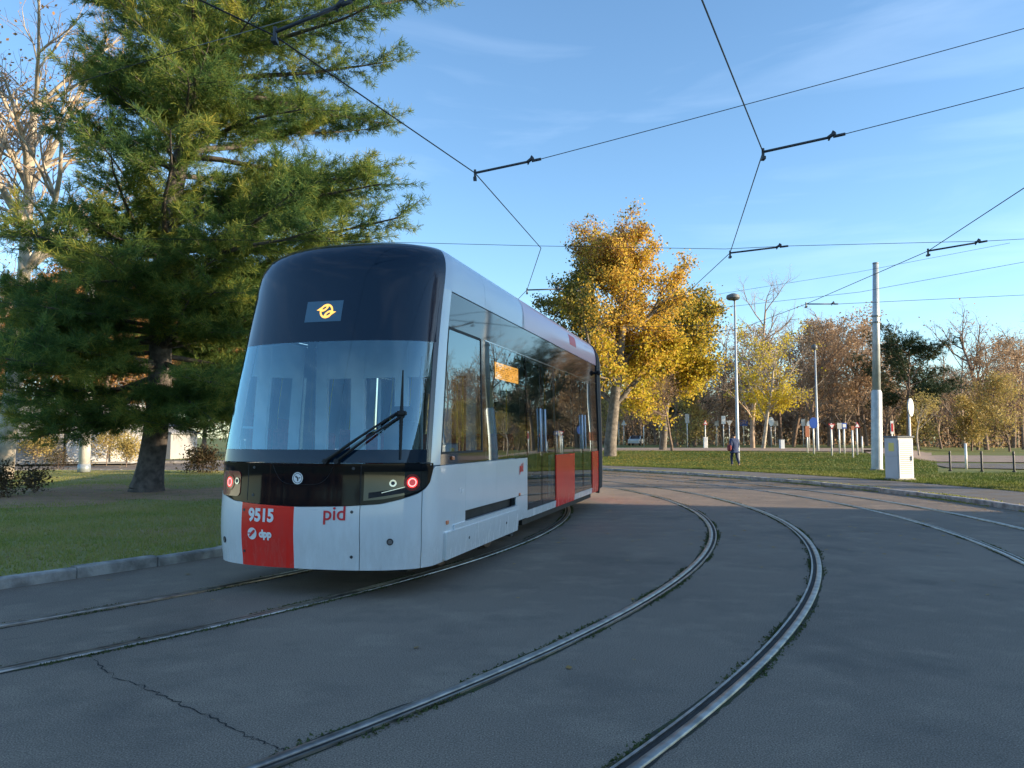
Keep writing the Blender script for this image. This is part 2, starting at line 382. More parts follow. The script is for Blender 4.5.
# ------------------------------------------------------------------ tram tracks
def track(rad, label, group='tram tracks curving through the loop'):
    root = empty('tram_track', pol(rad, R(-30)), 0, label, 'tram track', group)
    a0, a1, n = R(-75), R(125), 300
    for side, rr in ((-1, rad-.7175), (1, rad+.7175)):
        # grooved rail: running head, groove, guard lip (all standing just proud of the asphalt)
        hd = MB(); gr = MB(); lp = MB()
        s = -side
        def strip(mb, prof):
            k = len(prof); vs = [pol(rr+s*x, a0+(a1-a0)*i/n, z)-root.location for i in range(n+1) for (x, z) in prof]
            mb.add(vs, [(i*k+q, i*k+q+1, (i+1)*k+q+1, (i+1)*k+q) for i in range(n) for q in range(k-1)])
        strip(hd, [(-.058, -.01), (-.056, .012), (-.050, .017), (-.004, .016), (.0, .012), (.002, -.004)])
        strip(gr, [(.001, .0045), (.043, .0045)])
        strip(lp, [(.042, -.004), (.043, .014), (.062, .014), (.064, -.01)])
        rail = smooth_angle(hd.build('rail', 'rail_steel', root), 50)
        gr.build('groove', 'rail_groove', rail); lp.build('guard_lip', 'rail_steel', rail)
        dt = MB(); rg = random.Random(int(rr*10))
        vs = []
        for i in range(n*3+1):
            a = a0+(a1-a0)*i/(n*3)
            w1 = .075+.03*mnoise.noise(Vector((a*30, rr, 0)))+.02*rg.random(); w2 = .075+.03*mnoise.noise(Vector((a*30, rr, 9)))+.02*rg.random()
            vs += [pol(rr-w1, a, .0022)-root.location, pol(rr+w2, a, .0022)-root.location]
        dt.add(vs, [(i*2, i*2+1, i*2+3, i*2+2) for i in range(n*3)])
        dt.build('joint_filler', 'rail_dirt', root)
    return root
track(20.40, 'inner curved tram track running under the parked tram')
track(24.64, 'middle curved tram track sweeping through the empty asphalt')
track(28.62, 'outer curved tram track nearest the far pavement kerb')

# weeds and litter along the rails
def blades(name, P, H, m, label, width=.012, lean=.5, cat='grass', seed=1):
    rg = np.random.default_rng(seed); P = np.asarray(P, float); n = len(P); H = np.asarray(H, float)*np.ones(n)
    a = rg.uniform(0, 2*np.pi, n); w = width*rg.uniform(.6, 1.4, n)
    dx = np.stack([np.cos(a)*w, np.sin(a)*w, np.zeros(n)], 1)
    b = rg.uniform(0, 2*np.pi, n); l = lean*H*rg.uniform(0.1, 1, n)
    tip = P+np.stack([np.cos(b)*l, np.sin(b)*l, H], 1)
    V = np.stack([P-dx, P+dx, tip], 1).reshape(-1, 3); Fc = np.arange(3*n).reshape(-1, 3)
    return tagobj(fast(name, V, Fc, m), label, cat, kind='stuff')
rg = np.random.default_rng(5)
P = []
for rr in (20.40-.7175, 20.40+.7175, 24.64-.7175, 24.64+.7175, 28.62-.7175, 28.62+.7175):
    for sgn in (-1, 1):
        a = rg.uniform(R(-55), R(35), 7000)
        dens = np.array([mnoise.noise(Vector((x*26, rr*3, sgn*5))) for x in a])
        a = a[dens+rg.uniform(-.25, .25, len(a)) > .16]
        o = rr+sgn*(.072+np.abs(rg.normal(0, .022, len(a))))
        P.append(np.stack([CX+o*np.cos(a), CY+o*np.sin(a), np.full(len(a), .002)], 1))
P = np.concatenate(P)
blades('rail_weeds', P, rg.uniform(.004, .022, len(P)), 'weed_blade', 'low weeds and moss growing along the rail edges', .011, 1.2, 'weeds')

# lawn blades (denser towards the camera)
P = []
a = rg.uniform(0, 2*np.pi, 900000); r_ = 17.7*np.sqrt(rg.random(900000))
X = CX+r_*np.cos(a); Y = CY+r_*np.sin(a)
pxx = 512+F*X/np.maximum(Y, .1)
keep = (Y > 5) & (pxx > -60) & (pxx < 470) & (rg.random(len(X)) < np.clip(.6*(13/np.maximum(Y, 1))**1.6, .06, .6))
dp = np.hypot((X-PINE.x)/1.35, Y-PINE.y+1.2); keep &= (dp > 2.4+rg.random(len(X))*2.2) | (rg.random(len(X)) < .10)
X, Y = X[keep], Y[keep]
Z = np.array([lawn_h(x, y, 0) for x, y in zip(X, Y)])-.004
blades('lawn_grass', np.stack([X, Y, Z], 1), rg.uniform(.025, .065, len(X)), 'grass_blade', 'short green grass of the lawn under the pine', .010, .9)
# verge grass beyond the far pavement
N = 300000
a = rg.uniform(R(-20), R(60), N); r_ = 34.3+22*rg.random(N)**1.3
X = CX+r_*np.cos(a); Y = CY+r_*np.sin(a); pxx = 512+F*X/np.maximum(Y, .1)
k = (Y > 12) & (pxx > 585) & (pxx < 1070)
onplaza = (pxx > 935) & (Y > 33) & (Y < 70)
k &= ~onplaza
X, Y = X[k], Y[k]; Z = np.array([hterr(x, y) for x, y in zip(X, Y)])-.01
d_ = np.hypot(X, Y)
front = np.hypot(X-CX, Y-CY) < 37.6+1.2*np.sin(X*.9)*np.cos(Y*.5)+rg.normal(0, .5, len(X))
Q = np.stack([X, Y, Z], 1)
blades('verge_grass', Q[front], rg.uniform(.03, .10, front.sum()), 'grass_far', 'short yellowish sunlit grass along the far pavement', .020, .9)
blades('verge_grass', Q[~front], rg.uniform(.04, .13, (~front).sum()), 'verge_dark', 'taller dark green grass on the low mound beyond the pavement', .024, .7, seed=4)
# moss on the kerb joint
a = rg.uniform(R(-30), R(55), 26000); o = np.where(rg.random(26000) < .5, 31.33+np.abs(rg.normal(0, .07, 26000)), 31.12-np.abs(rg.normal(0, .05, 26000)))
zz = np.where(o > 31.2, .105, .001)
P = np.stack([CX+o*np.cos(a), CY+o*np.sin(a), zz], 1); dens = np.array([mnoise.noise(Vector((x*13, 0, 0)))+.6*mnoise.noise(Vector((x*90, 3, 0))) for x in a]); P = P[(dens+.35) > rg.random(len(a))]
blades('kerb_weeds', P, rg.uniform(.01, .05, len(P)), 'grass_blade', 'weeds growing along the far pavement kerb', .02, 1, 'weeds')
# fallen leaves
def litter(name, P, size, m, label, seed=2, cat='fallen leaves', up=.2):
    rg = np.random.default_rng(seed); P = np.asarray(P, float); n = len(P)
    a = rg.uniform(0, 2*np.pi, n); s = size*rg.uniform(.6, 1.3, n); t = rg.uniform(-up, up, (n, 2))
    u = np.stack([np.cos(a)*s, np.sin(a)*s, t[:, 0]*s], 1); v = np.stack([-np.sin(a)*s*.7, np.cos(a)*s*.7, t[:, 1]*s], 1)
    V = np.stack([P-u, P-v*.9, P+u, P+v*.9], 1).reshape(-1, 3); V[:, 2] = np.maximum(V[:, 2], P[:, 2].repeat(4)-.001)
    return tagobj(fast(name, V, np.arange(4*n).reshape(-1, 4), m), label, cat, kind='stuff')
N = 5200; a = rg.uniform(R(-35), R(75), N)
o = np.where(rg.random(N) < .55, 31.05-np.abs(rg.normal(0, .5, N)), rg.uniform(18.2, 36, N)); isg = rg.random(N) < .3
o = np.where(isg, rg.uniform(19, 31, N), o)
z = np.where(o > 34.3, .16, np.where(o > 31.3, .112, .010))
nearcam = np.hypot(CX+o*np.cos(a), CY+o*np.sin(a)) < 12
kk = ~nearcam | (rg.random(N) < .10)
litter('road_leaves', np.stack([CX+o*np.cos(a), CY+o*np.sin(a), z], 1)[kk], .035, 'litter', 'dry brown leaves scattered on the asphalt and along the kerb')
N = 7000; a = rg.uniform(0, 2*np.pi, N); r_ = 17.4*np.sqrt(rg.random(N)); X = CX+r_*np.cos(a); Y = CY+r_*np.sin(a); k = (Y > 6)
X, Y = X[k], Y[k]; Z = np.array([lawn_h(x, y, 0) for x, y in zip(X, Y)])+.035
litter('lawn_leaves', np.stack([X, Y, Z], 1), .036, 'litter', 'dry leaves lying in the lawn grass', 4)

N = 5200; a = rg.uniform(R(12), R(62), N); o = 31.1-np.abs(rg.normal(0, 2.6, N)); dens = np.array([mnoise.noise(Vector((x*22, y*.7, 2))) for x, y in zip(a, o)]); k = dens > -.12
litter('road_leaves', np.stack([CX+o*np.cos(a), CY+o*np.sin(a), np.full(N, .011)], 1)[k], .045, 'litter', 'brown leaves added to warm the sunny patch on the far side of the road', 9)  # leaves thickened here to give the sunlit patch its warm brown
N = 6000; gx, gy = gnd(640, 458, .2).to_2d(); X = rg.normal(gx, 7, N); Y = rg.normal(gy-4, 8, N); rr_ = np.hypot(X-CX, Y-CY); k = rr_ > 34.6
Z = np.array([hterr(x, y) for x, y in zip(X[k], Y[k])])+.10
litter('verge_leaves', np.stack([X[k], Y[k], Z], 1), .06, 'leaf_gold', 'fallen yellow leaves on the grass under the golden trees', 12)
# crack in the asphalt
mb = MB(); cp = []
rgc = random.Random(11)
key = [(94, 660), (112, 676), (140, 686), (165, 697), (195, 710), (222, 722), (250, 738), (278, 748), (292, 753)]
for i in range(len(key)-1):
    a_, b_ = gnd(*key[i]), gnd(*key[i+1])
    for j in range(9):
        p = a_.lerp(b_, j/9); cp.append(p+Vector((rgc.uniform(-.018, .018), rgc.uniform(-.018, .018), 0)))
vs = []
for i, p in enumerate(cp):
    d = (cp[min(i+1, len(cp)-1)]-cp[max(0, i-1)]).normalized(); s_ = Vector((-d.y, d.x, 0))*rgc.uniform(.0015, .0065)
    vs += [p-s_+Vector((0, 0, .003)), p+s_+Vector((0, 0, .003))]
mb.add(vs, [(i*2, i*2+1, i*2+3, i*2+2) for i in range(len(cp)-1)])
tagobj(mb.build('road_crack', 'crack_tar'), kind='structure')


# ================================================================== TRAM
HD = R(16.2); TB = 1.28; TD = .65; TN = 2.4
_t = np.linspace(0, np.pi/2, 400)
_v = TB*np.sin(_t)**(2/TN); _u = TD-TD*np.cos(_t)**(2/TN)
_s = np.r_[0, np.cumsum(np.hypot(np.diff(_v), np.diff(_u)))]; L0 = float(_s[-1])
WS, WT = 3.29, 3.88
def nsm(x): x = np.clip(x, 0, 1); return x*x*(3-2*x)
def surf(s, w, off=0.0):
    """a point of the tram's outer skin: s runs round the nose and along the side, w is the height"""
    def base(s, w):
        sg = np.where(s < 0, -1.0, 1.0); a = np.abs(s)
        u = np.where(a < L0, np.interp(a, _s, _u), TD+a-L0); v = np.where(a < L0, np.interp(a, _s, _v), TB)
        aa = np.clip((w-WS)/(WT-WS), 0, 1); q = np.clip(1-aa**3.6, 0, 1)**.5
        k = 1-.035*nsm((w-1.3)/1.9)-.02*nsm((.6-w)/.4)-.30*(1-q)
        nw = -.30+.03*nsm((.7-w)/.45)+.03*nsm((w-.7)/.6)+.50*np.clip((w-1.35)/2, 0, 2)**1.15
        bl = 1-nsm((u-.2)/2.2)
        return np.stack([sg*v*k, u+bl*(nw+.26*(1-q)), w+0*u], -1)
    s = np.asarray(s, float); w = np.asarray(w, float); s, w = np.broadcast_arrays(s, w)
    P = base(s, w)
    if np.any(off):
        e = 2e-3; ds = base(s+e, w)-base(s-e, w); dw = base(s, w+e)-base(s, w-e)
        nn = np.cross(ds, dw); nn /= np.linalg.norm(nn, axis=-1, keepdims=True)+1e-12
        P = P+nn*np.asarray(off)[..., None] if np.ndim(off) else P+nn*off
    return P
def SU(u): return L0+u-TD     # s of a place u metres behind the nose
TO = Vector((-.71, 8.5, 0))-.62*Vector((math.sin(HD), math.cos(HD), 0))-TB*Vector((math.cos(HD), -math.sin(HD), 0))
tram = empty('tram', TO, -HD, 'white and red low-floor tram with a black glass nose and lit red tail lamps', 'tram')

def gridmesh(name, Sg, Wg, m, parent, off=0.0, th=.02, label=None):
    """skin panel from grids of (s, w), with thickness"""
    nr, nc = Sg.shape
    A = surf(Sg, Wg, off).reshape(-1, 3); Bk = surf(Sg, Wg, off-th).reshape(-1, 3); n = nr*nc
    fs = []
    idx = lambda i, j: i*nc+j
    for i in range(nr-1):
        for j in range(nc-1):
            q = (idx(i, j), idx(i, j+1), idx(i+1, j+1), idx(i+1, j)); fs.append(q)
            if th: fs.append(tuple(x+n for x in reversed(q)))
    if th:
        rim = [idx(0, j) for j in range(nc)]+[idx(i, nc-1) for i in range(1, nr)]+[idx(nr-1, j) for j in range(nc-2, -1, -1)]+[idx(i, 0) for i in range(nr-2, 0, -1)]
        for a, b in zip(rim, rim[1:]+rim[:1]): fs.append((a, a+n, b+n, b))
    me = bpy.data.meshes.new(name); me.from_pydata([tuple(x) for x in (np.concatenate([A, Bk]) if th else A)], [], fs); me.update()
    o = link(name, me, m, parent); smooth_angle(o, 40)
    if label: o['label'] = label
    return o
def panel(name, m, s0, s1, w0, w1, parent=None, off=0.0, th=.02, r=0.0, ds=.05, dw=.08, label=None):
    """rounded rectangle on the skin; s0,s1 may be numbers or functions of w; w0,w1 numbers or functions of s"""
    parent = parent or tram
    cw0 = callable(w0) or callable(w1)
    f0 = s0 if callable(s0) else (lambda w: s0); f1 = s1 if callable(s1) else (lambda w: s1)
    if cw0:
        g0 = w0 if callable(w0) else (lambda s: w0); g1 = w1 if callable(w1) else (lambda s: w1)
        nc = max(3, int(abs(s1-s0)/ds)+1); nr = 10
        ss = np.linspace(s0, s1, nc); Wg = np.array([[g0(x)+(g1(x)-g0(x))*i/(nr-1) for x in ss] for i in range(nr)])
        Sg = np.tile(ss, (nr, 1))
        return gridmesh(name, Sg, Wg, m, parent, off, th, label)
    r_ = min(r, (w1-w0)/2.001)
    ws = list(np.linspace(w0+r_, w1-r_, max(2, int((w1-w0-2*r_)/dw)+2)))
    if r_ > 0:
        k = np.sin(np.linspace(0, np.pi/2, 6))[1:]
        ws = [w0+r_-x*r_ for x in k[::-1]]+ws+[w1-r_+x*r_ for x in k]
    rows_s = []; length = abs(f1(w0)-f0(w0)); nc = max(3, int(length/ds)+1) if length < 4 else max(8, int(length/.25))
    for w in ws:
        ins = 0
        if r_ > 0:
            dd = max(0, (w0+r_)-w, w-(w1-r_)); ins = r_-math.sqrt(max(0, r_*r_-dd*dd))
        rows_s.append(np.linspace(f0(w)+ins, f1(w)-ins, nc))
    return gridmesh(name, np.array(rows_s), np.tile(np.array(ws)[:, None], (1, nc)), m, parent, off, th, label)

def bandlow(s):      # lower lip of the black lamp band
    a = abs(s); return float(np.interp(a, [0, .5, .87, 1.07, 1.25, 1.34, 1.41, 1.455], [.918, .932, .955, .998, 1.05, 1.095, 1.16, 1.30]))
# --- nose
panel('upper_mask', 'mask_black', -1.405, 1.405, 2.665, 3.875, ds=.06, dw=.04)
panel('windscreen', 'windscreen_glass', -1.40, 1.40, 1.50, 2.665, th=0)
wsc = [o for o in tram.children if o.name.startswith('windscreen')][0]
for sg in (-1, 1):
    panel('screen_border', 'mask_black', *sorted((sg*1.335, sg*1.405)), 1.50, 2.665, parent=wsc, off=.002, th=.012)
panel('screen_border', 'mask_black', -1.405, 1.405, 1.368, 1.50, parent=wsc, off=.001)
band = panel('lamp_band', 'band_black', -1.455, 1.455, bandlow, 1.358, th=.03)
for sg in (-1, 1):
    panel('joint', 'rubber', sg*.665-.004, sg*.665+.004, .96, 1.355, parent=band, off=.0015, th=.004)
# curved hatch line in the band centre
hl = MB(); pts = []
for t in np.linspace(0, 1, 40):
    s = -.34+.72*t; w = 1.355-.215*(1-(abs(2*t-1))**4.5); pts.append(Vector(surf(s, w, .001)))
hl.tube(pts, .003, 4); hl.build('hatch_line', 'rubber', band)
# bumper skin
seamL, seamR = -1.305, 1.305
bump_lo = .285
panel('bumper', 'body_white', seamL+.004, -.735, bump_lo, lambda s: bandlow(s)-.006, ds=.04)
redp = panel('bumper', 'body_red', -.735, -.055, bump_lo, lambda s: bandlow(s)-.006, ds=.04, label='red bumper panel carrying the fleet number')
panel('bumper', 'body_white', -.055, .665, bump_lo, lambda s: bandlow(s)-.006, ds=.04)
panel('bumper', 'body_white', .672, seamR-.004, bump_lo, lambda s: bandlow(s)-.006, ds=.04)
# fold line and fasteners
for s_, w_ in ((.585, .872), (.585, .42), (-.70, .86), (-.70, .43), (-.585, 1.31), (-.585, 1.02), (.585, 1.31)):
    m_ = MB(); p = surf(s_, w_, -.002); p2 = surf(s_, w_, .004); m_.tube([Vector(p), Vector(p2)], .016, 10); m_.build('fastener', 'screw_dark', tram)
for s_, w_ in ((.975, .572), (-1.065, .52)):
    m_ = MB(); p = Vector(surf(s_, w_, -.01)); p2 = Vector(surf(s_, w_, .006)); m_.tube([p, p2], .034, 16)
    o_ = m_.build('towing_cap', 'under_dark', tram); m_ = MB(); m_.tube([p, p2*1.0+(p2-p)*.15], .024, 14); m_.build('cap_eye', 'chrome', o_)
# A-pillar / corner skins and sides
for sg in (-1, 1):
    rng = lambda a, b: sorted((sg*a, sg*b))
    panel('corner_pillar', 'body_white', *rng(1.412, 1.60), 1.335, 3.30, dw=.05)
    panel('corner_skirt', 'body_white', *rng(1.313, 2.30), bump_lo, lambda s: bandlow(s)-.006 if abs(s) < 1.455 else 1.322, ds=.035)
    # roof edge: white towards the nose, behind it red livery with sky sheen painted in as pink
    Sa = 1.412
    def roofskin(a, b, m, label=None):
        ws = np.r_[np.linspace(3.30, 3.84, 14), 3.86, 3.872]; nc = max(4, int((b-a)/.12))
        Sg = np.tile(np.linspace(sg*a, sg*b, nc), (len(ws), 1)); Wg = np.tile(ws[:, None], (1, nc))
        if m == 'roof_sky_sheen': Sg = Sg + sg*np.clip((3.872-Wg)*-.25, -1, 0)*np.linspace(1, 0, nc)[None, :]
        return gridmesh('roof_side', Sg, Wg, m, tram, 0, .015, label)
    roofskin(1.412, 3.0, 'roof_white'); roofskin(3.006, 4.95, 'roof_white'); roofskin(4.956, 11.35, 'roof_sky_sheen', 'red roof side towards the rear, sky sheen painted in as pink')
# roof cap
us = np.r_[np.linspace(1.415, 11.35, 60)]
V = []; nc = 9
for x in us:
    a = surf(x, 3.870, 0); b = surf(-x, 3.870, 0)
    for j in range(nc):
        t = j/(nc-1); p = a*(1-t)+b*t; p[2] += .045*(1-(2*t-1)**2)-.01; V.append(p)
front = [surf(s, 3.870, 0) for s in np.linspace(1.41, -1.41, nc)]
V2 = [p+np.array([0, 0, -.01]) for p in front]+V
fs = [(i*nc+j, i*nc+j+1, (i+1)*nc+j+1, (i+1)*nc+j) for i in range(len(us)) for j in range(nc-1)]
fast('roof', V2, fs, 'roof_white', tram, True)

U_END = 10.33
for sg in (-1, 1):
    rng = lambda a, b: sorted((sg*a, sg*b))
    # white lower side with the bogie slot: panels round an opening
    panel('side_skin', 'body_white', *rng(2.304, 3.40), .775, 1.322); panel('side_skin', 'body_white', *rng(3.404, 4.96), .775, 1.322)
    panel('side_skin', 'body_white', *rng(4.34, 4.96), .42, .771)
    # the slot with slanted front end
    f = (lambda w: sg*(2.06+(w-.66)*1.0))
    if sg > 0: panel('side_skin', 'body_white', 2.304-.30, f, .66, .771, off=.001)
    else: panel('side_skin', 'body_white', f, -(2.304-.30), .66, .771, off=.001)
    ledge = panel('bogie_skirt', 'body_white', *rng(1.72, 4.37), .30, .60, off=.035, th=.05, r=.012)
    panel('skirt_lip', 'body_white', *rng(1.95, 4.37), .588, .655, off=.022, th=.05, parent=ledge, r=.01)
    for s_, w_ in ((2.35, .46), (3.75, .47)):
        m_ = MB(); m_.tube([Vector(surf(sg*s_, w_, .03)), Vector(surf(sg*s_, w_, .040))], .017, 10); m_.build('fastener', 'screw_dark', ledge)
    # slot interior
    panel('slot_back', 'under_dark', *rng(1.9, 4.4), .55, .85, off=-.09, th=.01)
    # window zone
    panel('belt_strip', 'black_gloss', *rng(1.605, 2.895), 1.33, 1.455, off=-.004)
    panel('cab_window', 'side_glass', *rng(1.628, 2.80), 1.46, 2.865, off=-.004, th=0, r=.05)
    panel('window_pillar', 'black_gloss', *rng(2.80, 2.99), 1.458, 2.885, off=-.003)
    for (a, b, c, d) in ((1.612, 2.83, 2.852, 2.878), (1.612, 2.83, 1.445, 1.470)):
        panel('window_seal', 'rubber', *rng(a, b), c, d, off=.003, th=.012)
    for (a, b) in ((1.604, 1.630), (2.805, 2.832)):
        panel('window_seal', 'rubber', *rng(a, b), 1.445, 2.878, off=.003, th=.012)
    panel('passenger_window', 'side_glass', *rng(2.99, 4.94), 1.335, 2.875, off=-.004, th=0)
    panel('belt_strip', 'black_gloss', *rng(2.90, 2.99), 1.33, 1.455, off=-.0042)
    panel('window_pillar', 'black_gloss', *rng(3.02, 3.09), 1.34, 2.87, off=-.03)
    panel('header_band', 'side_glass' if False else 'black_gloss', *rng(1.606, 3.70), 2.885, 3.288, off=-.004)
    panel('header_band', 'black_gloss', *rng(3.706, 7.0), 2.885, 3.288, off=-.004); panel('header_band', 'black_gloss', *rng(7.006, 11.30), 2.885, 3.288, off=-.004)
    panel('trim_line', 'chrome', *rng(3.0, 11.30), 2.872, 2.884, off=.004, th=.01)
    # doors
    for di, (a, b) in enumerate(((4.99, 6.90), (8.53, 10.46))):
        mid = (a+b)/2
        if sg < 0:
            panel('side_skin', 'body_white', *rng(a, b), .42, 1.322); panel('passenger_window', 'side_glass', *rng(a, b), 1.335, 2.87, off=-.004, th=0); continue
        panel('door_sill', 'body_white', *rng(a-.02, b+.02), .41, .525)
        for (x0, x1) in ((a, mid-.008), (mid+.008, b)):
            dr = panel('door', 'door_glass', *rng(x0+.05, x1-.05), .60, 2.83, off=-.012, th=0)
            for (p0, p1, q0, q1) in ((x0, x0+.055, .53, 2.87), (x1-.055, x1, .53, 2.87), (x0+.05, x1-.05, .53, .62), (x0+.05, x1-.05, 2.81, 2.87)):
                panel('door_frame', 'black_gloss', *rng(p0, p1), q0, q1, parent=dr, off=-.008, th=.03)
            xh = x1-.15 if x0 < mid-.1 else x0+.15
            h = MB(); h.tube([Vector(surf(sg*xh, 1.40, .012)), Vector(surf(sg*xh, 2.10, .012))], .016, 8); h.build('handle', 'handle_light', dr, True)
    panel('side_skin', 'body_red', *rng(6.91, 8.52), .41, 1.325, off=.004, label='red lower side panel between the two doors')
    panel('passenger_window', 'side_glass', *rng(6.93, 8.50), 1.335, 2.872, off=-.004, th=0)
    panel('window_pillar', 'black_gloss', *rng(6.90, 6.98), 1.33, 2.88, off=-.002); panel('window_pillar', 'black_gloss', *rng(8.46, 8.53), 1.33, 2.88, off=-.002)
    panel('side_skin', 'body_red', *rng(10.47, 11.24), .41, 1.325, off=.004, label='red lower side panel at the rear end')
    panel('window_pillar', 'black_gloss', *rng(10.47, 11.28), 1.33, 2.88, off=-.002)
    panel('end_frame', 'rubber', *rng(11.26, 11.36), .36, 3.84, off=.02, th=.08)
    # markers
    for s_, w_ in ((1.92, 1.395), (1.80, .70), (4.50, .80)):
        m_ = MB(); m_.box((0, 0, 0), (.02, .07, .045), bev=.008); mm = m_.build('side_marker', 'marker_orange', tram)
        mm.data.transform(Matrix.Translation(Vector(surf(sg*s_, w_, .006))))

# number, lettering and emblems
def skin_text(txt, size, s0, w0, m, parent, off=.006, bold=.0, name='lettering', sx=1.0, side=1):
    cu = bpy.data.curves.new('t', 'FONT'); cu.body = txt; cu.size = size; cu.offset = bold; cu.fill_mode = 'FRONT'; cu.resolution_u = 6
    to = bpy.data.objects.new('t', cu); C.objects.link(to); bpy.context.view_layer.update()
    me = bpy.data.meshes.new_from_object(to.evaluated_get(bpy.context.evaluated_depsgraph_get()))
    C.objects.unlink(to); bpy.data.objects.remove(to)
    co_ = np.zeros(len(me.vertices)*3); me.vertices.foreach_get('co', co_); co_ = co_.reshape(-1, 3)
    P = surf(s0+co_[:, 0]*sx, w0+co_[:, 1], off); me.vertices.foreach_set('co', P.ravel().astype(np.float32)); me.update()
    return link(name, me, m, parent)
def skin_shape(name, pts, s0, w0, m, parent, off=.006, holes=None):
    """flat shape from one outline (fan) or an outline and an inner outline (band)"""
    pts = np.asarray(pts, float)
    if holes is None:
        c = pts.mean(0); P = surf(s0+np.r_[pts[:, 0], c[0]], w0+np.r_[pts[:, 1], c[1]], off); n = len(pts)
        return_fs = [(i, (i+1) % n, n) for i in range(n)]
    else:
        h = np.asarray(holes, float); n = len(pts); P = surf(s0+np.r_[pts[:, 0], h[:, 0]], w0+np.r_[pts[:, 1], h[:, 1]], off)
        return_fs = [(i, (i+1) % n, n+(i+1) % n, n+i) for i in range(n)]
    me = bpy.data.meshes.new(name); me.from_pydata([tuple(x) for x in P], [], return_fs); me.update()
    return link(name, me, m, parent)
def ell(rx, ry, cx=0, cy=0, rot=0, n=28):
    t = np.linspace(0, 2*np.pi, n, endpoint=False); x = rx*np.cos(t); y = ry*np.sin(t)
    return np.c_[cx+x*math.cos(rot)-y*math.sin(rot), cy+x*math.sin(rot)+y*math.cos(rot)]
skin_text('9515', .18, -.625, .755, 'decal_white', redp, bold=.008, name='fleet_number', sx=.93)
skin_shape('emblem_disc', ell(.062, .062), -.57, .62, 'decal_white', redp)
skin_shape('emblem_mark', ell(.036, .016, .012, .014, R(40)), -.57, .62, 'decal_red', redp, .008)
skin_shape('emblem_mark', ell(.030, .013, -.016, -.014, R(40)), -.57, .62, 'decal_red', redp, .008)
skin_shape('emblem_mark', [(-.062, .006), (-.02, .012), (-.02, -.004), (-.062, -.002)], -.57, .62, 'decal_red', redp, .008)
skin_text('dpp', .105, -.475, .59, 'decal_white', redp, bold=.006, name='lettering')
skin_text('pid', .20, .275, .79, 'decal_red', tram, bold=.002, sx=1.04, name='lettering')
skin_text('pid', .17, 4.50, 1.13, 'decal_red', tram, bold=.008, name='lettering')
for k in range(2):
    skin_shape('decal', [(0, 0), (.05, 0), (.05, .05), (0, .05)], 2.12+k*.07, 1.0-k*.02, 'decal_white', tram, .003)
# emblem in the black band: white winged-arrow roundel
skin_shape('badge', ell(.062, .062), -.03, 1.205, 'decal_white', band)
skin_shape('badge_mark', ell(.052, .052), -.03, 1.205, 'screw_dark', band, .0065, holes=ell(.046, .046))
skin_shape('badge_mark', [(-.030, .012), (-.004, -.004), (-.004, -.030), (.010, -.030), (.012, .004), (-.022, .030)], -.03, 1.205, 'screw_dark', band, .0065)
skin_shape('badge_mark', ell(.010, .006, .024, .004), -.03, 1.205, 'screw_dark', band, .0065)
# amber roundel on the rear destination display
disp = panel('destination_display', 'led_panel', -.225, .235, 2.89, 3.13, off=.003, th=.01)
skin_shape('lit_symbol', ell(.083, .083), .04, 3.01, 'led_amber', disp, .007, holes=ell(.062, .062))
for q in (-1, 1):
    skin_shape('lit_symbol', ell(.058, .034, -q*.030, q*.036, R(32)), .04, 3.01, 'led_amber', disp, .0085, holes=ell(.028, .012, -q*.030, q*.036, R(32)))
    skin_shape('lit_symbol', [(-q*.062, q*.052), (-q*.066, q*.002), (-q*.125, q*.012)], .04, 3.01, 'led_amber', disp, .0085)
# lamp clusters
for sg in (-1, 1):
    s0, s1 = sorted((sg*.70, sg*1.36))
    if sg > 0:
        panel('lamp_glass', 'led_panel' if False else 'black_gloss', s0, s1, lambda s: float(np.interp(abs(s), [.7, .9, 1.15, 1.3, 1.36], [.985, 1.0, 1.045, 1.09, 1.14])), 1.275, parent=band, off=.008, th=.012)
        panel('lamp_trim', 'chrome', s0+.18, s1-.20, lambda s: float(np.interp(abs(s), [.88, 1.16], [1.06, 1.13])), lambda s: float(np.interp(abs(s), [.88, 1.16], [1.066, 1.136])), parent=band, off=.012, th=.004)
        panel('lamp_shelf', 'under_dark', s0+.05, s1-.08, lambda s: float(np.interp(abs(s), [.7, 1.28], [1.0, 1.085])), lambda s: float(np.interp(abs(s), [.7, 1.28], [1.06, 1.13])), parent=band, off=.0115, th=.003)
    else:
        panel('lamp_glass', 'lamp_off', -1.16, -.78, 1.0, 1.265, parent=band, off=.008, th=.012, r=.05)
    sc = sg*(1.185 if sg > 0 else .965); wc = 1.165 if sg > 0 else 1.145
    tl = empty('tail_lamp', (0, 0, 0), 0, None, None) if False else None
    o1 = skin_shape('tail_lamp', ell(.056, .056), sc, wc, 'lamp_red', tram, .016, holes=ell(.043, .043))
    skin_shape('light_ring', ell(.044, .044), sc, wc, 'lamp_ring_glow', o1, .017, holes=ell(.034, .034))
    skin_shape('light_core', ell(.036, .036), sc, wc, 'lamp_core', o1, .0165)
    skin_shape('halo_rim', ell(.085, .085), sc, wc, 'lamp_off', o1, .014, holes=ell(.057, .057))
    for k in (0,):
        sc2 = sg*(.99 if sg > 0 else .83)
        skin_shape('reflector', ell(.036, .036), sc2, 1.16, 'chrome', tram, .016); skin_shape('reflector', ell(.02, .02), sc2, 1.16, 'screw_dark', tram, .018)
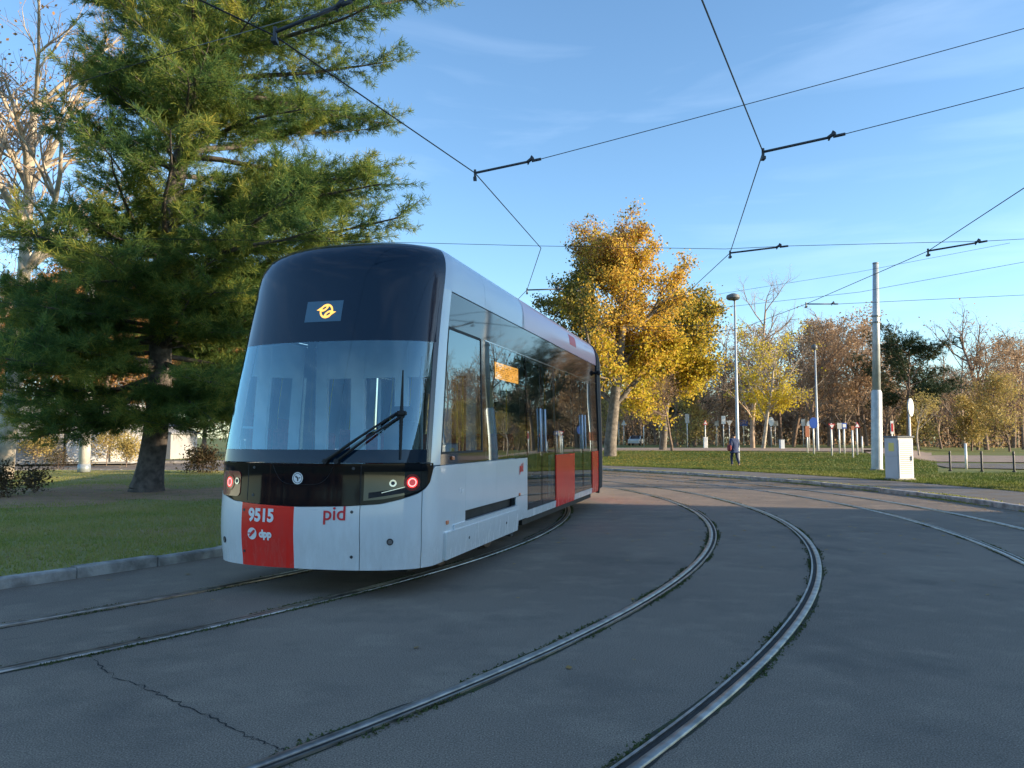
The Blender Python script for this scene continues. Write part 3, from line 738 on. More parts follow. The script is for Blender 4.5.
# wiper: two parallel arms and an upright blade
def sp(s, w, off): return Vector(surf(s, w, off))
wp = MB(); wp.tube([sp(.30, 1.375, .05), sp(.62, 1.60, .07), sp(1.00, 1.885, .05)], [.020, .014, .010], 8); wiper = wp.build('wiper', 'rubber', tram, True)
wp = MB(); wp.tube([sp(.42, 1.375, .05), sp(.72, 1.61, .065), sp(1.04, 1.85, .05)], [.017, .012, .010], 8); wp.build('wiper_arm', 'rubber', wiper, True)
wp = MB(); wp.tube([sp(1.055, 1.40, .03), sp(1.03, 1.85, .04), sp(1.005, 2.33, .02)], [.010, .018, .007], 6); wp.box(sp(1.03, 1.865, .05), (.10, .05, .05), bev=.012); wp.build('wiper_blade', 'rubber', wiper)
wp = MB()
for s_ in (.30, .42): wp.tube([sp(s_, 1.375, .0), sp(s_, 1.375, .065)], .028, 12)
wp.build('wiper_pivot', 'rubber', wiper)
wp = MB(); wp.tube([sp(1.21, 2.50, -.02), sp(1.205, 2.0, -.02), sp(1.21, 1.42, -.02)], .006, 5); wp.build('antenna_wire', 'rubber', tram)

# interior
it = MB(); it.box((0, 5.4, .42), (2.30, 10.2, .08)); it.build('floor', 'interior_floor', tram)
it = MB(); it.box((0, 5.9, 3.02), (2.1, 9.0, .06)); it.build('ceiling', 'interior_light', tram)
for sg in (-1, 1):
    it = MB(); it.box((sg*1.13, 2.6, .90), (.05, 2.3, .84)); it.build('inner_wall', 'interior_wall', tram)
it = MB(); it.box((-1.13, 7.0, .90), (.05, 6.4, .84)); it.box((1.13, 6.85, .90), (.05, 1.5, .84)); it.build('inner_wall', 'interior_wall', tram)
# cab back wall with door and side lights
pt = MB(); y0 = 1.98
for (xa, xb, za, zb) in ((-1.15, -.98, .46, 2.98), (-.62, -.42, .46, 2.98), (.02, .20, .46, 2.98), (.62, .80, .46, 2.98), (1.02, 1.15, .46, 2.98),
                         (-.98, -.62, .46, 1.30), (-.42, .02, .46, 1.0), (.20, .62, .46, 1.30), (.80, 1.02, .46, 1.3), (-.98, -.62, 2.42, 2.98), (-.42, .02, 2.42, 2.98), (.20, .62, 2.42, 2.98), (.80, 1.02, 2.42, 2.98)):
    pt.box(((xa+xb)/2, y0+(.0 if zb-za > 2 else .004), (za+zb)/2), (xb-xa, .06, zb-za))
cabw = pt.build('cab_wall', 'interior_light', tram)
pm = MB(); pm.box((-.20, y0-.02, 1.9), (.025, .03, 1.0)); pm.box((-.20, y0-.022, 1.72), (.44, .03, .03)); pm.box((.41, y0-.02, 1.9), (.02, .03, 1.0)); pm.build('window_bar', 'interior_wall', cabw)
# cab desk, console, cab seat
ds_ = MB(); ds_.box((0, .30, 1.15), (2.0, .75, .32), bev=.06); ds_.box((0, .42, .80), (1.5, .4, .7)); dk = ds_.build('cab_desk', 'interior_wall', tram)
cs = MB(); cs.box((.28, 1.35, .98), (.5, .5, .12), bev=.04); cs.box((.28, 1.62, 1.42), (.48, .12, .8), bev=.04); cs.box((.28, 1.62, 1.92), (.28, .1, .2), bev=.03); cs.tube([(.28, 1.35, .46), (.28, 1.35, .95)], .06, 10)
cs.build('cab_seat', 'under_dark', tram)
seat_bm = None
for (x, y) in ((-.85, 2.9), (-.85, 3.8), (.85, 2.9), (.85, 3.8), (-.4, 2.9), (.4, 3.8), (-.85, 5.2), (-.85, 6.1), (-.85, 7.3), (-.85, 8.3), (.85, 6.9)):
    if seat_bm is None:
        s_ = MB(); s_.box((0, 0, 0), (.43, .42, .08), bev=.03); s_.box((0, .20, .38), (.43, .07, .72), bev=.03); s_.box((0, 0, -.25), (.1, .3, .42))
        o = s_.build('seat', 'seat_fabric', tram); seat_bm = o.data
    else:
        o = bpy.data.objects.new('seat', seat_bm); C.objects.link(o); o.parent = tram
    o.location = (x, y, .94)
pole_me = None
for (x, y) in ((-.45, 3.3), (.45, 3.4), (.5, 4.6), (.5, 5.5), (-.45, 5.6), (-.45, 7.7), (.5, 8.3), (.5, 9.3)):
    if pole_me is None:
        s_ = MB(); s_.tube([(0, 0, .46), (0, 0, 2.98)], .018, 8); o = s_.build('grab_pole', 'pole_yellow', tram, True); pole_me = o.data
    else: o = bpy.data.objects.new('grab_pole', pole_me); C.objects.link(o); o.parent = tram
    o.location = (x, y, 0)
# lit side display inside the passenger window
dp_ = panel('side_display', 'under_dark', 3.48, 4.78, 2.405, 2.69, off=-.05, th=.05)
panel('lit_text_field', 'led_amber', 3.56, 4.72, 2.43, 2.66, parent=dp_, off=-.046, th=.002)
rgq = random.Random(4)
dot = MB()
for i in range(34):
    x = 3.60+i*.032
    for j in range(7):
        if rgq.random() < .42: P = [Vector(surf(a, b, -.044)) for a, b in ((x, 2.445+j*.029), (x+.018, 2.445+j*.029), (x+.018, 2.461+j*.029), (x, 2.461+j*.029))]; dot.add(P, [(0, 1, 2, 3)])
dot.build('dark_dots', 'under_dark', dp_)
# rear camera pod and small red roof plate
cmr = MB(); p = Vector(surf(11.18, 3.12, .0)); q_ = Vector(surf(11.18, 3.12, .08)); cmr.tube([p, q_], .03, 8); cmr.box(q_, (.08, .12, .12), bev=.03); cmr.build('rear_camera', 'rubber', tram)
panel('roof_plate', 'decal_red', 8.35, 8.95, 3.46, 3.66, off=.004, th=.003)

# underframe and bogie
uf = MB(); uf.box((0, 1.2, .33), (2.0, 2.0, .22)); uf.box((0, 7.3, .34), (2.2, 5.9, .16)); uf.box((0, 2.7, .45), (1.7, 2.4, .2)); uf.build('underframe', 'under_dark', tram)
bg_ = empty('bogie', (0, 2.75, 0), R(-2), None, None); bg_.parent = tram
fr = MB()
for sg in (-1, 1): fr.box((sg*.95, 0, .42), (.14, 2.5, .2), bev=.03)
fr.box((0, 0, .42), (1.9, .4, .18)); fr.box((0, -1.25, .22), (2.0, .12, .16)); fr.box((0, 1.25, .22), (2.0, .12, .16)); fr.build('bogie_frame', 'under_dark', bg_)
for y in (-.85, .85):
    for sg in (-1, 1):
        wh = MB(); wh.tube([(sg*.76, y, .315), (sg*.66, y, .315)], .30, 28); wh.tube([(sg*.64, y, .315), (sg*.66, y, .315)], .325, 28); wh.build('wheel', 'rail_side', bg_)
# second car behind the bellows, turned into the curve
def profile(k=1.0):
    ws = [.42, .7, 1.3, 2.2, 2.9, 3.29, 3.5, 3.65, 3.76, 3.84, 3.872]
    r_ = [(float(surf(6.0, w)[0]), w) for w in ws]; return r_+[(-x, w) for x, w in reversed(r_)]
pr = profile()
car2 = empty('rear_section', (0, U_END+.62, 0), R(26), None, None); car2.parent = tram
def extr(name, m, parent, y0, y1, wlo, whi, inset=0.0, side=0):
    pts = [(x, w) for x, w in pr if wlo-.001 <= w <= whi+.001]
    mb = MB(); n = len(pts)
    if side:
        ww = np.linspace(wlo, whi, 5); pts = [(side*(float(surf(6.0, w)[0])+inset), w) for w in ww]; n = 5
        mb.add([(x, y, w) for y in (y0, y1) for x, w in pts], [(i, i+1, n+i+1, n+i) for i in range(n-1)])
    else: mb.add([(x, y, w) for y in (y0, y1) for x, w in pts], [(i, (i+1) % n, n+(i+1) % n, n+i) for i in range(n)]+[tuple(range(n)), tuple(range(2*n-1, n-1, -1))])
    return mb.build(name, m, parent)
extr('car_body', 'body_white', car2, .35, 10.6, .42, 3.9)
for sg in (-1, 1):
    extr('window_band', 'black_gloss', car2, .45, 10.3, 1.335, 3.27, .004, sg)
    extr('side_skin', 'body_red', car2, .45, 2.2, .45, 1.32, .004, sg)
be = MB()
for i in range(9):
    t = i/8; y = U_END+.02+.95*t; a = R(26)*t; sc = .93 if i % 2 else .97
    c_ = Vector((0, U_END, 0)); 
    ring_ = [(x*sc, (w-2.1)*(.985 if i % 2 else 1.0)+2.1) for x, w in pr]
    for x, w in ring_: be.v.append((x*math.cos(a), y+x*math.sin(a)*1.0, w))
n = len(pr)
for i in range(8):
    for j in range(n): be.f.append((i*n+j, i*n+(j+1) % n, (i+1)*n+(j+1) % n, (i+1)*n+j))
be.build('bellows', 'bellows', tram)
# rear bulkhead of the first car
bk = MB()
for (xa, xb, za, zb) in ((-1.2, -.62, .42, 3.3), (.62, 1.2, .42, 3.3), (-.62, .62, 2.6, 3.6)): bk.box(((xa+xb)/2, U_END+.0, (za+zb)/2), (xb-xa, .05, zb-za))
bk.build('end_wall', 'interior_wall', tram)

# ================================================================== OVERHEAD LINE
def wire(name, pts, rad, label, cat, group=None, sag=0.0, m='wire'):
    P = []
    for a, b in zip(pts[:-1], pts[1:]):
        k = 12 if sag else 4
        for i in range(k): 
            t = i/k; p = a.lerp(b, t); p.z -= sag*4*t*(1-t); P.append(p)
    P.append(pts[-1]); mb = MB(); mb.tube(P, rad, 5); o = mb.build(name, m); reloc(o, pts[0]); return tagobj(o, label, cat, group)
def arm(a, b, label, hook=True):
    """registration arm: insulated tube from the wire clamp up to the span wire"""
    root = empty('steady_arm', a, 0, label, 'steady arm', 'steady arms of the overhead line')
    A = Vector((0, 0, 0)); Bv = b-a; d = Bv.normalized()
    mb = MB(); mb.tube([A, Bv*.82], .019, 8); mb.tube([Bv*.80, Bv*.88+Vector((0, 0, .05))], .026, 8)
    mb.tube([Bv*.80+Vector((0, 0, -.04)), Bv*.86+Vector((0, 0, .08))], .013, 6); mb.build('arm_tube', 'arm_dark', root, True)
    mb = MB(); mb.tube([Bv*.86, Bv], .022, 8); mb.build('insulator', 'arm_dark', root, True)
    mb = MB(); mb.tube([Vector((0, 0, -.10)), Vector((0, 0, .05))], .02, 6); mb.box((0, 0, -.09), (.05, .09, .04)); mb.build('clamp', 'arm_dark', root)
HC = 5.55
def cw(*pp): return [atz(x, y, HC) for x, y in pp]
w1 = [atz(200, 0, HC), atz(275, 36, HC), atz(475, 173, HC), atz(541, 248, HC), atz(527, 290, HC), pol(20.3, R(17), HC), pol(20.4, R(30), HC)]
w1 = [w1[0]+(w1[0]-w1[1]).normalized()*9]+w1
wire('contact_wire', w1, .0085, 'contact wire running down over the roof of the tram', 'contact wire', 'contact wires above the tracks')
w2 = [atz(702, 0, HC), atz(763, 152, HC), atz(730, 253, HC), atz(688, 292, HC), pol(24.6, R(28), HC)]
w2 = [w2[0]+(w2[0]-w2[1]).normalized()*9]+w2
wire('contact_wire', w2, .0085, 'contact wire bending twice in the open sky above the middle track', 'contact wire', 'contact wires above the tracks')
w3 = [atz(1024, 188, HC), atz(928, 251, HC), atz(806, 304, HC), atz(745, 327, HC), pol(28.6, R(38), HC)]
w3 = [w3[0]+(w3[0]-w3[1]).normalized()*12]+w3
wire('contact_wire', w3, .0085, 'contact wire slanting up to the right edge past the grey mast', 'contact wire', 'contact wires above the tracks')
def dcol(p): return p.y
# arms on the near span
a1 = atz(475, 173, HC); b1 = at(541, 159, a1.y+.05); arm(a1, b1, 'dark steady arm at the bend of the wire over the tram')
a2 = atz(763, 152, HC); b2 = at(845, 134, a2.y-.1); arm(a2, b2, 'dark steady arm at the upper bend of the middle contact wire')
a0 = atz(275, 32, HC); b0 = at(352, 1, a0.y+.1); arm(a0, b0, 'dark steady arm high in front of the lit pine branches')
a3 = atz(730, 253, HC); b3 = at(788, 246, a3.y+.1); arm(a3, b3, 'dark steady arm between the golden tree and the grey mast, right of it')
a4 = atz(928, 251, HC); b4 = at(987, 241, a4.y+.1); arm(a4, b4, 'dark steady arm hanging near the right edge above the pine')
a5 = atz(806, 304, HC); b5 = at(838, 304, a5.y+.1); arm(a5, b5, 'small steady arm just left of the grey mast top')
a6 = atz(527, 290, HC); b6 = at(563, 289, a6.y+.1); arm(a6, b6, 'small steady arm right above the tram roof beside the golden tree')
# off-frame mast on the right carries the two near spans
mastR = Vector((13.0, 8.4, 0))
s1 = [b1, at(1024, 25, 10.2)]; s1.append(s1[1].lerp(s1[0], -1.0)); wire('span_wire', [s1[0], s1[1]+(s1[1]-s1[0])*.95], .006, 'long span wire rising from above the tram to the top right corner', 'span wire', 'span wires holding the contact wires', .05)
s2 = [b2, at(1024, 86, 9.9)]; wire('span_wire', [s2[0], s2[1]+(s2[1]-s2[0])*2.4], .006, 'short span wire pulling the middle contact wire to the right', 'span wire', 'span wires holding the contact wires', .03)
wire('span_wire', [at(80, 82, 12.5), at(130, 66, 12.2), a1.lerp(at(200, 45, 12), .0) if False else at(200, 45, 11.9), b0], .006, 'span wire crossing in front of the upper left pine branches', 'span wire', 'span wires holding the contact wires')
wire('span_wire', [b0, b0+Vector((7, -2.0, 1.6))], .006, 'span wire leaving the top edge from the arm before the pine', 'span wire', 'span wires holding the contact wires')
sp4 = [at(-60, 236, 17.5), at(380, 242, 17.2), at(541, 246, 17.0), at(725, 249, 16.8), b3, b4, at(1060, 237, 16.6), at(1700, 222, 16.5)]
wire('span_wire', sp4, .006, 'level span wire crossing the whole sky just above the tram roof', 'span wire', 'span wires holding the contact wires')
wire('span_wire', [b5, at(1024, 295, a5.y+.6), at(1300, 286, a5.y+1)], .007, 'lowest thin span wire running right from the small arm past the mast', 'span wire', 'span wires holding the contact wires')
wire('span_wire', [at(1060, 256, 24), at(1024, 262, 24.5), at(860, 292, 26), at(700, 310, 30)], .007, 'faint slanting wire crossing behind the grey mast', 'span wire', 'span wires holding the contact wires')
wire('span_wire', [at(700, 297, 30), at(858, 272, 28), at(1010, 243, 26)], .006, 'faint upper wire slanting between the middle and right arms', 'span wire', 'span wires holding the contact wires')
wire('span_wire', [at(596, 326, 40), at(640, 327, 40), at(720, 325, 41)], .014, 'short wire pair seen before the golden tree, upper one', 'span wire', 'span wires holding the contact wires')

def mast(p, h, r0, r1, label, m='mast_grey', sleeve=None, group=None):
    root = empty('catenary_mast', p, 0, label, 'mast', group)
    mb = MB(); mb.tube([(0, 0, 0), (0, 0, h)] if not sleeve else [(0, 0, sleeve), (0, 0, h)], [r0, r1], 16); mb.build('shaft', m, root, True)
    if sleeve: mb = MB(); mb.tube([(0, 0, .05), (0, 0, sleeve), (0, 0, sleeve+.12)], [r0*1.35, r0*1.28, r0], 16); smooth_angle(mb.build('sleeve', m, root), 40)
    mb = MB(); mb.tube([(0, 0, -.05), (0, 0, .10)], [r0*1.7, r0*1.6], 16); mb.build('footing', 'kerb_stone', root)
    mb = MB(); mb.tube([(0, 0, h), (0, 0, h+.05)], [r1*1.15, r1*1.05], 12); mb.build('cap', 'mast_dark', root)
    for z in (h*.74, h*.71): mb = MB(); mb.tube([(0, 0, z), (0, 0, z+.06)], r0*1.08, 12); mb.build('band', 'mast_dark', root)
    return root
pm = gnd(877, 471, .1)
mast(pm, (471-262)/F*pm.y, .185, .125, 'tall grey tapered steel mast with a thicker lower sleeve beside the white cabinet', sleeve=(471-393)/F*pm.y).rotation_euler = (0, R(1.5), 0)
mast(mastR, 8.4, .16, .11, 'steel mast standing to the right of the photographed area')
pw = gnd(84, 472, .1); o = empty('pale_post', pw, 0, 'pale cream post rising behind the pine branches on the left', 'post')
mb = MB(); mb.tube([(0, 0, 0), (0, 0, 2.6), (0, 0, 9.0)], [.24, .22, .14], 12); mb.build('shaft', 'pole_white', o, True)
mb = MB(); mb.tube([(0, 0, 0), (0, 0, .35)], [.27, .26], 12); mb.build('base', 'mast_grey', o, True)

def street_lamp(px, pyb, pyt, label, z=.1, head=1.0):
    p = gnd(px, pyb, z); h = (pyb-pyt)/F*p.y
    root = empty('street_lamp', p, 0, label, 'street lamp', 'street lamps by the park')
    mb = MB(); mb.tube([(0, 0, -.3), (0, 0, 1.0), (0, 0, h)], [.13, .11, .06], 10); mb.build('pole', 'mast_grey', root, True)
    mb = MB(); a = head
    mb.tube([(-.02*a, 0, h-.05), (-.02*a, 0, h+.05)], [.12, .10], 8); mb.build('bracket', 'lamp_head', root, True)
    mb = MB(); mb.tube([(-.1*a, 0, h+.02), (-.1*a, 0, h+.12), (-.1*a, 0, h+.30), (-.1*a, 0, h+.42)], [.36*a, .44*a, .40*a, .12*a], 14); smooth_angle(mb.build('lamp_head', 'lamp_head', root), 50)
    return root
street_lamp(738, 462, 299, 'tall street lamp with a round dark head right of the golden tree')
street_lamp(818, 456, 349, 'farther slim street lamp standing by the blue round sign', head=.6)

# ================================================================== TREES
def frusta(name, segs, m, parent, k=5):
    """segments (p0, p1, r0, r1) -> one tube mesh"""
    A = np.array([s[0] for s in segs], float); B_ = np.array([s[1] for s in segs], float)
    r0 = np.array([s[2] for s in segs]); r1 = np.array([s[3] for s in segs]); n = len(segs)
    d = B_-A; d /= np.linalg.norm(d, axis=1, keepdims=True)+1e-9
    ref = np.where(np.abs(d[:, 2:3]) < .9, np.array([[0, 0, 1.]]), np.array([[1., 0, 0]]))
    u = np.cross(d, ref); u /= np.linalg.norm(u, axis=1, keepdims=True)+1e-9; v = np.cross(d, u)
    t = np.linspace(0, 2*np.pi, k, endpoint=False); c, s_ = np.cos(t), np.sin(t)
    off = u[:, None, :]*c[None, :, None]+v[:, None, :]*s_[None, :, None]
    V = np.concatenate([A[:, None, :]+off*r0[:, None, None], B_[:, None, :]+off*r1[:, None, None]], 1)
    base = (np.arange(n)*2*k)[:, None, None]; i = np.arange(k)
    Fq = np.stack([i, (i+1) % k, (i+1) % k+k, i+k], 1)[None]+base
    return fast(name, V.reshape(-1, 3), Fq.reshape(-1, 4), m, parent, True)
def leaves(name, P, size, m, parent, seed=0, droop=.3, aspect=.7):
    rg = np.random.default_rng(seed); P = np.asarray(P, float); n = len(P)
    a = rg.normal(size=(n, 3)); a[:, 2] -= droop; a /= np.linalg.norm(a, axis=1, keepdims=True)
    b = np.cross(a, rg.normal(size=(n, 3))); b /= np.linalg.norm(b, axis=1, keepdims=True)+1e-9
    s = (size*rg.uniform(.55, 1.25, n))[:, None]
    V = np.stack([P-a*s*.5, P+b*s*.5*aspect, P+a*s*.5, P-b*s*.5*aspect], 1)
    return fast(name, V.reshape(-1, 3), np.arange(4*n).reshape(-1, 4), m, parent)
def grow(rng, p, d, L, r, lvl, P, segs, tips):
    """recursive branching. P: dict of per-level settings"""
    n = P['n'][lvl]; step = L/n; p = Vector(p); d = Vector(d).normalized(); r_end = r*P['taper'][lvl]
    kids = []
    for i in range(n):
        w = P['wob'][lvl]
        d = (d+Vector((rng.gauss(0, w), rng.gauss(0, w), rng.gauss(0, w)+P['up'][lvl]))).normalized()
        q = p+d*step; ra = r+(r_end-r)*i/n; rb = r+(r_end-r)*(i+1)/n
        segs[lvl].append((tuple(p), tuple(q), ra, rb)); 
        if lvl < P['max'] and (i+1)/n > P['bare'][lvl]: kids.append((q.copy(), d.copy(), rb, (i+1)/n))
        if lvl >= P['leaf']: tips.append((tuple(q), tuple(d)))
        p = q
    if lvl < P['max']:
        c = P['kids'][lvl]
        for j in range(c):
            t = kids[int((j+rng.random())/c*len(kids)) % len(kids)]
            ang = R(rng.uniform(*P['ang'][lvl])); axis = t[1].orthogonal().normalized(); axis.rotate(Matrix.Rotation(rng.uniform(0, 2*math.pi), 3, t[1]))
            nd = t[1].copy(); nd.rotate(Matrix.Rotation(ang, 3, axis))
            ln = L*P['ratio'][lvl]*rng.uniform(.7, 1.2)*(1.15-.55*t[3])
            grow(rng, t[0], nd, ln, min(t[2]*.75, r*P['rr'][lvl]), lvl+1, P, segs, tips)
def make_tree(name, loc, label, cat, P, L, r, seed, bark, leafm=None, nleaf=0, lsize=.2, spread=.3, group=None, lean=(0, 0), leaf_filter=None, twig=None, scale=1.0, k=(8, 5, 4, 3, 3)):
    rng = random.Random(seed); segs = [[] for _ in range(P['max']+1)]; tips = []
    grow(rng, (0, 0, -.15), (lean[0], lean[1], 1), L, r, 0, P, segs, tips)
    root = empty(name, loc, 0, label, cat, group)
    main = [s for l in segs[:2] for s in l]
    frusta('trunk', segs[0], bark, root, 9)
    if P['max'] >= 1: frusta('limbs', segs[1]+(segs[2] if P['max'] >= 3 else []), bark, root, 5)
    rest = [s for l in segs[(3 if P['max'] >= 3 else 2):] for s in l]
    if rest: frusta('twigs', rest, twig or bark, root, 3)
    if leafm:
        if not isinstance(leafm, list): leafm = [(leafm, nleaf, lsize, leaf_filter)]
        T = np.array([t[0] for t in tips])
        for i, (lm, nl, ls, flt) in enumerate(leafm):
            rg = np.random.default_rng(seed+i); TT = T
            if flt is not None:
                kp = np.array([flt(*t) for t in T]); TT = T[rg.random(len(T)) < kp]
            if len(TT) == 0: continue
            idx = rg.integers(0, len(TT), nl); Pn = TT[idx]+rg.normal(0, spread, (nl, 3))*np.array([1, 1, .8])
            leaves('crown', Pn, ls, lm, root, seed+i)
    return root
def copy_thing(root, loc, rz, sc, label, group=None):
    r_ = root.copy(); C.objects.link(r_); r_.location = loc; r_.rotation_euler = (0, 0, rz); r_.scale = sc if not isinstance(sc, float) else (sc, sc, sc)
    r_['label'] = label
    if group: r_['group'] = group
    for ch in list(root.children):
        c = ch.copy(); C.objects.link(c); c.parent = r_
        for g in list(ch.children):
            d = g.copy(); C.objects.link(d); d.parent = c
    return r_

# ---- the big soft-needled pine on the lawn
def needle_clumps(T, D_, seed, nn=13, ln=.17, wd=.011):
    rg = np.random.default_rng(seed); n = len(T)
    P = np.repeat(T, nn, 0); Dd = np.repeat(D_, nn, 0)
    dirs = Dd*.75+rg.normal(0, .55, (n*nn, 3)); dirs[:, 2] -= .05; dirs /= np.linalg.norm(dirs, axis=1, keepdims=True)
    L = (ln*rg.uniform(.6, 1.25, n*nn))[:, None]; s = np.cross(dirs, rg.normal(size=(n*nn, 3))); s /= np.linalg.norm(s, axis=1, keepdims=True)
    P = P+rg.normal(0, .025, P.shape)
    V = np.stack([P-s*wd*.5, P+s*wd*.5, P+dirs*L+s*wd*.25, P+dirs*L-s*wd*.25], 1)
    return V
def big_pine(loc, label, seed, H=19.0, reach=1.0, name='pine_tree', r0=.42, lean=(.10, 0), azlen=None, hmin=2.3, mneed='pine_needle', dens=1.0, nn=14, wd=.014, ln=.19):
    rng = random.Random(seed); root = empty(name, loc, 0, label, 'pine')
    tr = []; n = 26
    def tp(h): return Vector((lean[0]*h+.10*math.sin(h*.7), lean[1]*h+.08*math.sin(h*.5+1), h))
    def rad(h): return r0*(1-h/H)**.8*(1+.55*math.exp(-h*2.6))+.02
    for i in range(n):
        h0, h1 = H*i/n*1.0, H*(i+1)/n
        tr.append((tuple(tp(h0)-Vector((0, 0, .2 if i == 0 else 0))), tuple(tp(h1)), rad(h0), rad(h1)))
    # flared foot with finer steps
    tr = [(tuple(tp(a)-Vector((0, 0, .2 if a == 0 else 0))), tuple(tp(b)), rad(a), rad(b)) for a, b in zip((0, .15, .35, .7), (.15, .35, .7, tr[0][1][2]))]+tr[1:]
    frusta('trunk', tr, 'bark_pine', root, 18)
    segs = []; tw = []; T = []; Dn = []
    h = hmin
    while h < H-.4:
        for _ in range(rng.choice((3, 4, 4, 5) if h < 8 else (3, 3, 4))):
            az = rng.uniform(0, 2*math.pi); f = h/H
            Lb = reach*(6.4*(1-f)**.62*(.55 if h < 3.0 else 1)+.5)*rng.uniform(.7, 1.1)*(azlen(az, h) if azlen else 1)
            el = R(rng.uniform(-14, 8)+30*f+ (0 if h > 4 else -8))
            d = Vector((math.cos(az)*math.cos(el), math.sin(az)*math.cos(el), math.sin(el)))
            p = tp(h+rng.uniform(-.25, .25)); nb = max(5, int(Lb/.55)); st = Lb/nb; rb = .028+.013*Lb
            for i in range(nb):
                t = i/nb; d = (d+Vector((rng.gauss(0, .07), rng.gauss(0, .07), .045*(t-.25)+rng.gauss(0, .04)))).normalized()
                q = p+d*st; segs.append((tuple(p), tuple(q), rb*(1-t*.85), rb*(1-(t+1/nb)*.85)))
                if t > .16:
                    for sgn in (-1, 1):
                        for rep in range(2):
                            ls = (.45+1.05*(1-abs(t-.45)))*rng.uniform(.5, 1.15)*min(1.0, Lb/3.5+.25)
                            sd = Vector((-d.y, d.x, 0)).normalized()*sgn; ds2 = (d*rng.uniform(.5, 1.0)+sd*rng.uniform(.5, 1.1)+Vector((0, 0, rng.uniform(-.22, .32)))).normalized()
                            pp = p.lerp(q, rng.random()); m_ = max(2, int(ls/.26)); s3 = ls/m_
                            for j in range(m_):
                                ds2 = (ds2+Vector((rng.gauss(0, .1), rng.gauss(0, .1), rng.gauss(.035, .07)))).normalized()
                                p3 = pp+ds2*s3; tw.append((tuple(pp), tuple(p3), .010, .006))
                                if rng.random() < dens:
                                    T.append(tuple(p3)); Dn.append(tuple(ds2))
                                    for __ in range(4 if h < 7 else 3):
                                        dd = (ds2+Vector((rng.gauss(0, .5), rng.gauss(0, .5), rng.gauss(.1, .3)))).normalized(); ll = rng.uniform(.10, .30)
                                        p4 = pp.lerp(p3, rng.random())+dd*ll; T.append(tuple(p4)); Dn.append(tuple(dd))
                                pp = p3
                p = q
            T.append(tuple(p)); Dn.append(tuple(d))
        h += rng.uniform(.34, .50)*(.62 if h < 7 else 1)
    frusta('limbs', segs, 'bark_pine', root, 5); frusta('twigs', tw, 'bark_pine', root, 3)
    V = needle_clumps(np.array(T), np.array(Dn), seed, nn, ln, wd); fast('crown', V.reshape(-1, 3), np.arange(len(V.reshape(-1, 3))).reshape(-1, 4), mneed, root)
    return root
def azl(az, h):
    c = math.cos(az); s = math.sin(az)
    k = 1.0+.32*max(0, c)*sm((h-4)/3)*(1+1.5*sm((h-9)/3)) - .34*max(0, -c)*sm((h-2)/2)
    if h < 5.5 and c > .2: k *= .75
    return k*(1-.12*max(0, -s))
big_pine((PINE.x, PINE.y, .02), 'huge dark pine on the lawn with sunlit yellow-green upper branches', 21, H=21.0, lean=(.075, -.01), azlen=azl, r0=.34, hmin=2.2)

# ---- settings for broadleaf habits
BARE = dict(max=4, n=[9, 6, 5, 4, 3], wob=[.05, .10, .13, .16, .2], up=[.02, .05, .05, .03, .02], taper=[.35, .3, .3, .4, .5], bare=[.22, .2, .15, .1, 0],
            kids=[13, 6, 5, 4], ang=[(25, 55), (25, 55), (25, 55), (20, 60)], ratio=[.50, .50, .52, .6], rr=[.42, .5, .5, .55], leaf=3)
FAR = dict(BARE); FAR.update(kids=[14, 7, 5, 3], ratio=[.46, .5, .5, .6])
DENSE = dict(BARE); DENSE.update(kids=[14, 7, 6, 3], wob=[.06, .12, .15, .18, .2], ang=[(30, 65), (30, 60), (30, 60), (20, 60)], leaf=2)

# big golden tree: gold crown, olive on the left side, thin rusty top
py_ = gnd(610, 458, .12)
SC = py_.y/F
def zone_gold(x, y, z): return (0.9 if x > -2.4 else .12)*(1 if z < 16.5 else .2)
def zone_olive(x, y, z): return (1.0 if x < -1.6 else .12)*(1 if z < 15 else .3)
def zone_rust(x, y, z): return 1.0 if z > 14.5 else .05
GT = dict(DENSE); GT.update(max=3, n=[10, 7, 6, 4], bare=[.26, .12, .1, 0], kids=[19, 10, 7], ratio=[.52, .5, .5], up=[.0, .055, .03, .01], leaf=2, rr=[.45, .45, .5])
make_tree('golden_tree', (py_.x, py_.y, .0), 'tallest golden autumn tree, olive on its left side and thin at the top', 'tree', GT, 14.2, .50, 42, 'bark_grey',
          [('leaf_gold', 33000, .22, zone_gold), ('leaf_olive', 19000, .22, zone_olive), ('leaf_rust', 9000, .16, zone_rust), ('leaf_yellow', 9000, .24, lambda x, y, z: 1.0 if z < 9 and x > -1.5 else .03)], spread=.30, lean=(.05, 0), twig='bark_brown')
p2_ = gnd(640, 456, .12)
make_tree('golden_tree', (gv(662, 70).x, 70, .3), 'shorter yellow tree leaning behind the right side of the tallest golden tree', 'tree', GT, 11.6, .36, 19, 'bark_grey',
          [('leaf_yellow', 15000, .25, lambda x, y, z: 1.0 if z < 9.5 else .25), ('leaf_gold', 7000, .25, None), ('leaf_olive', 9000, .24, lambda x, y, z: 1.0 if z > 8.5 or x > 2.5 else .15)], spread=.42, lean=(.10, 0))
# small round leafless tree before it
sm_ = gnd(652, 453, .2)
GR = dict(BARE); GR.update(n=[6, 5, 4, 3, 3], bare=[.55, .1, .1, .1, 0], kids=[16, 7, 5, 4], ratio=[.62, .5, .5, .5], up=[0, .02, .0, .0, 0], ang=[(30, 85), (25, 60), (25, 60), (20, 60)])
make_tree('round_tree', (sm_.x, 64, .3), 'small round-headed leafless tree under the golden crown', 'tree', GR, 5.0, .13, 5, 'bark_brown', 'leaf_brown', 700, .12, .1, twig='bark_brown')

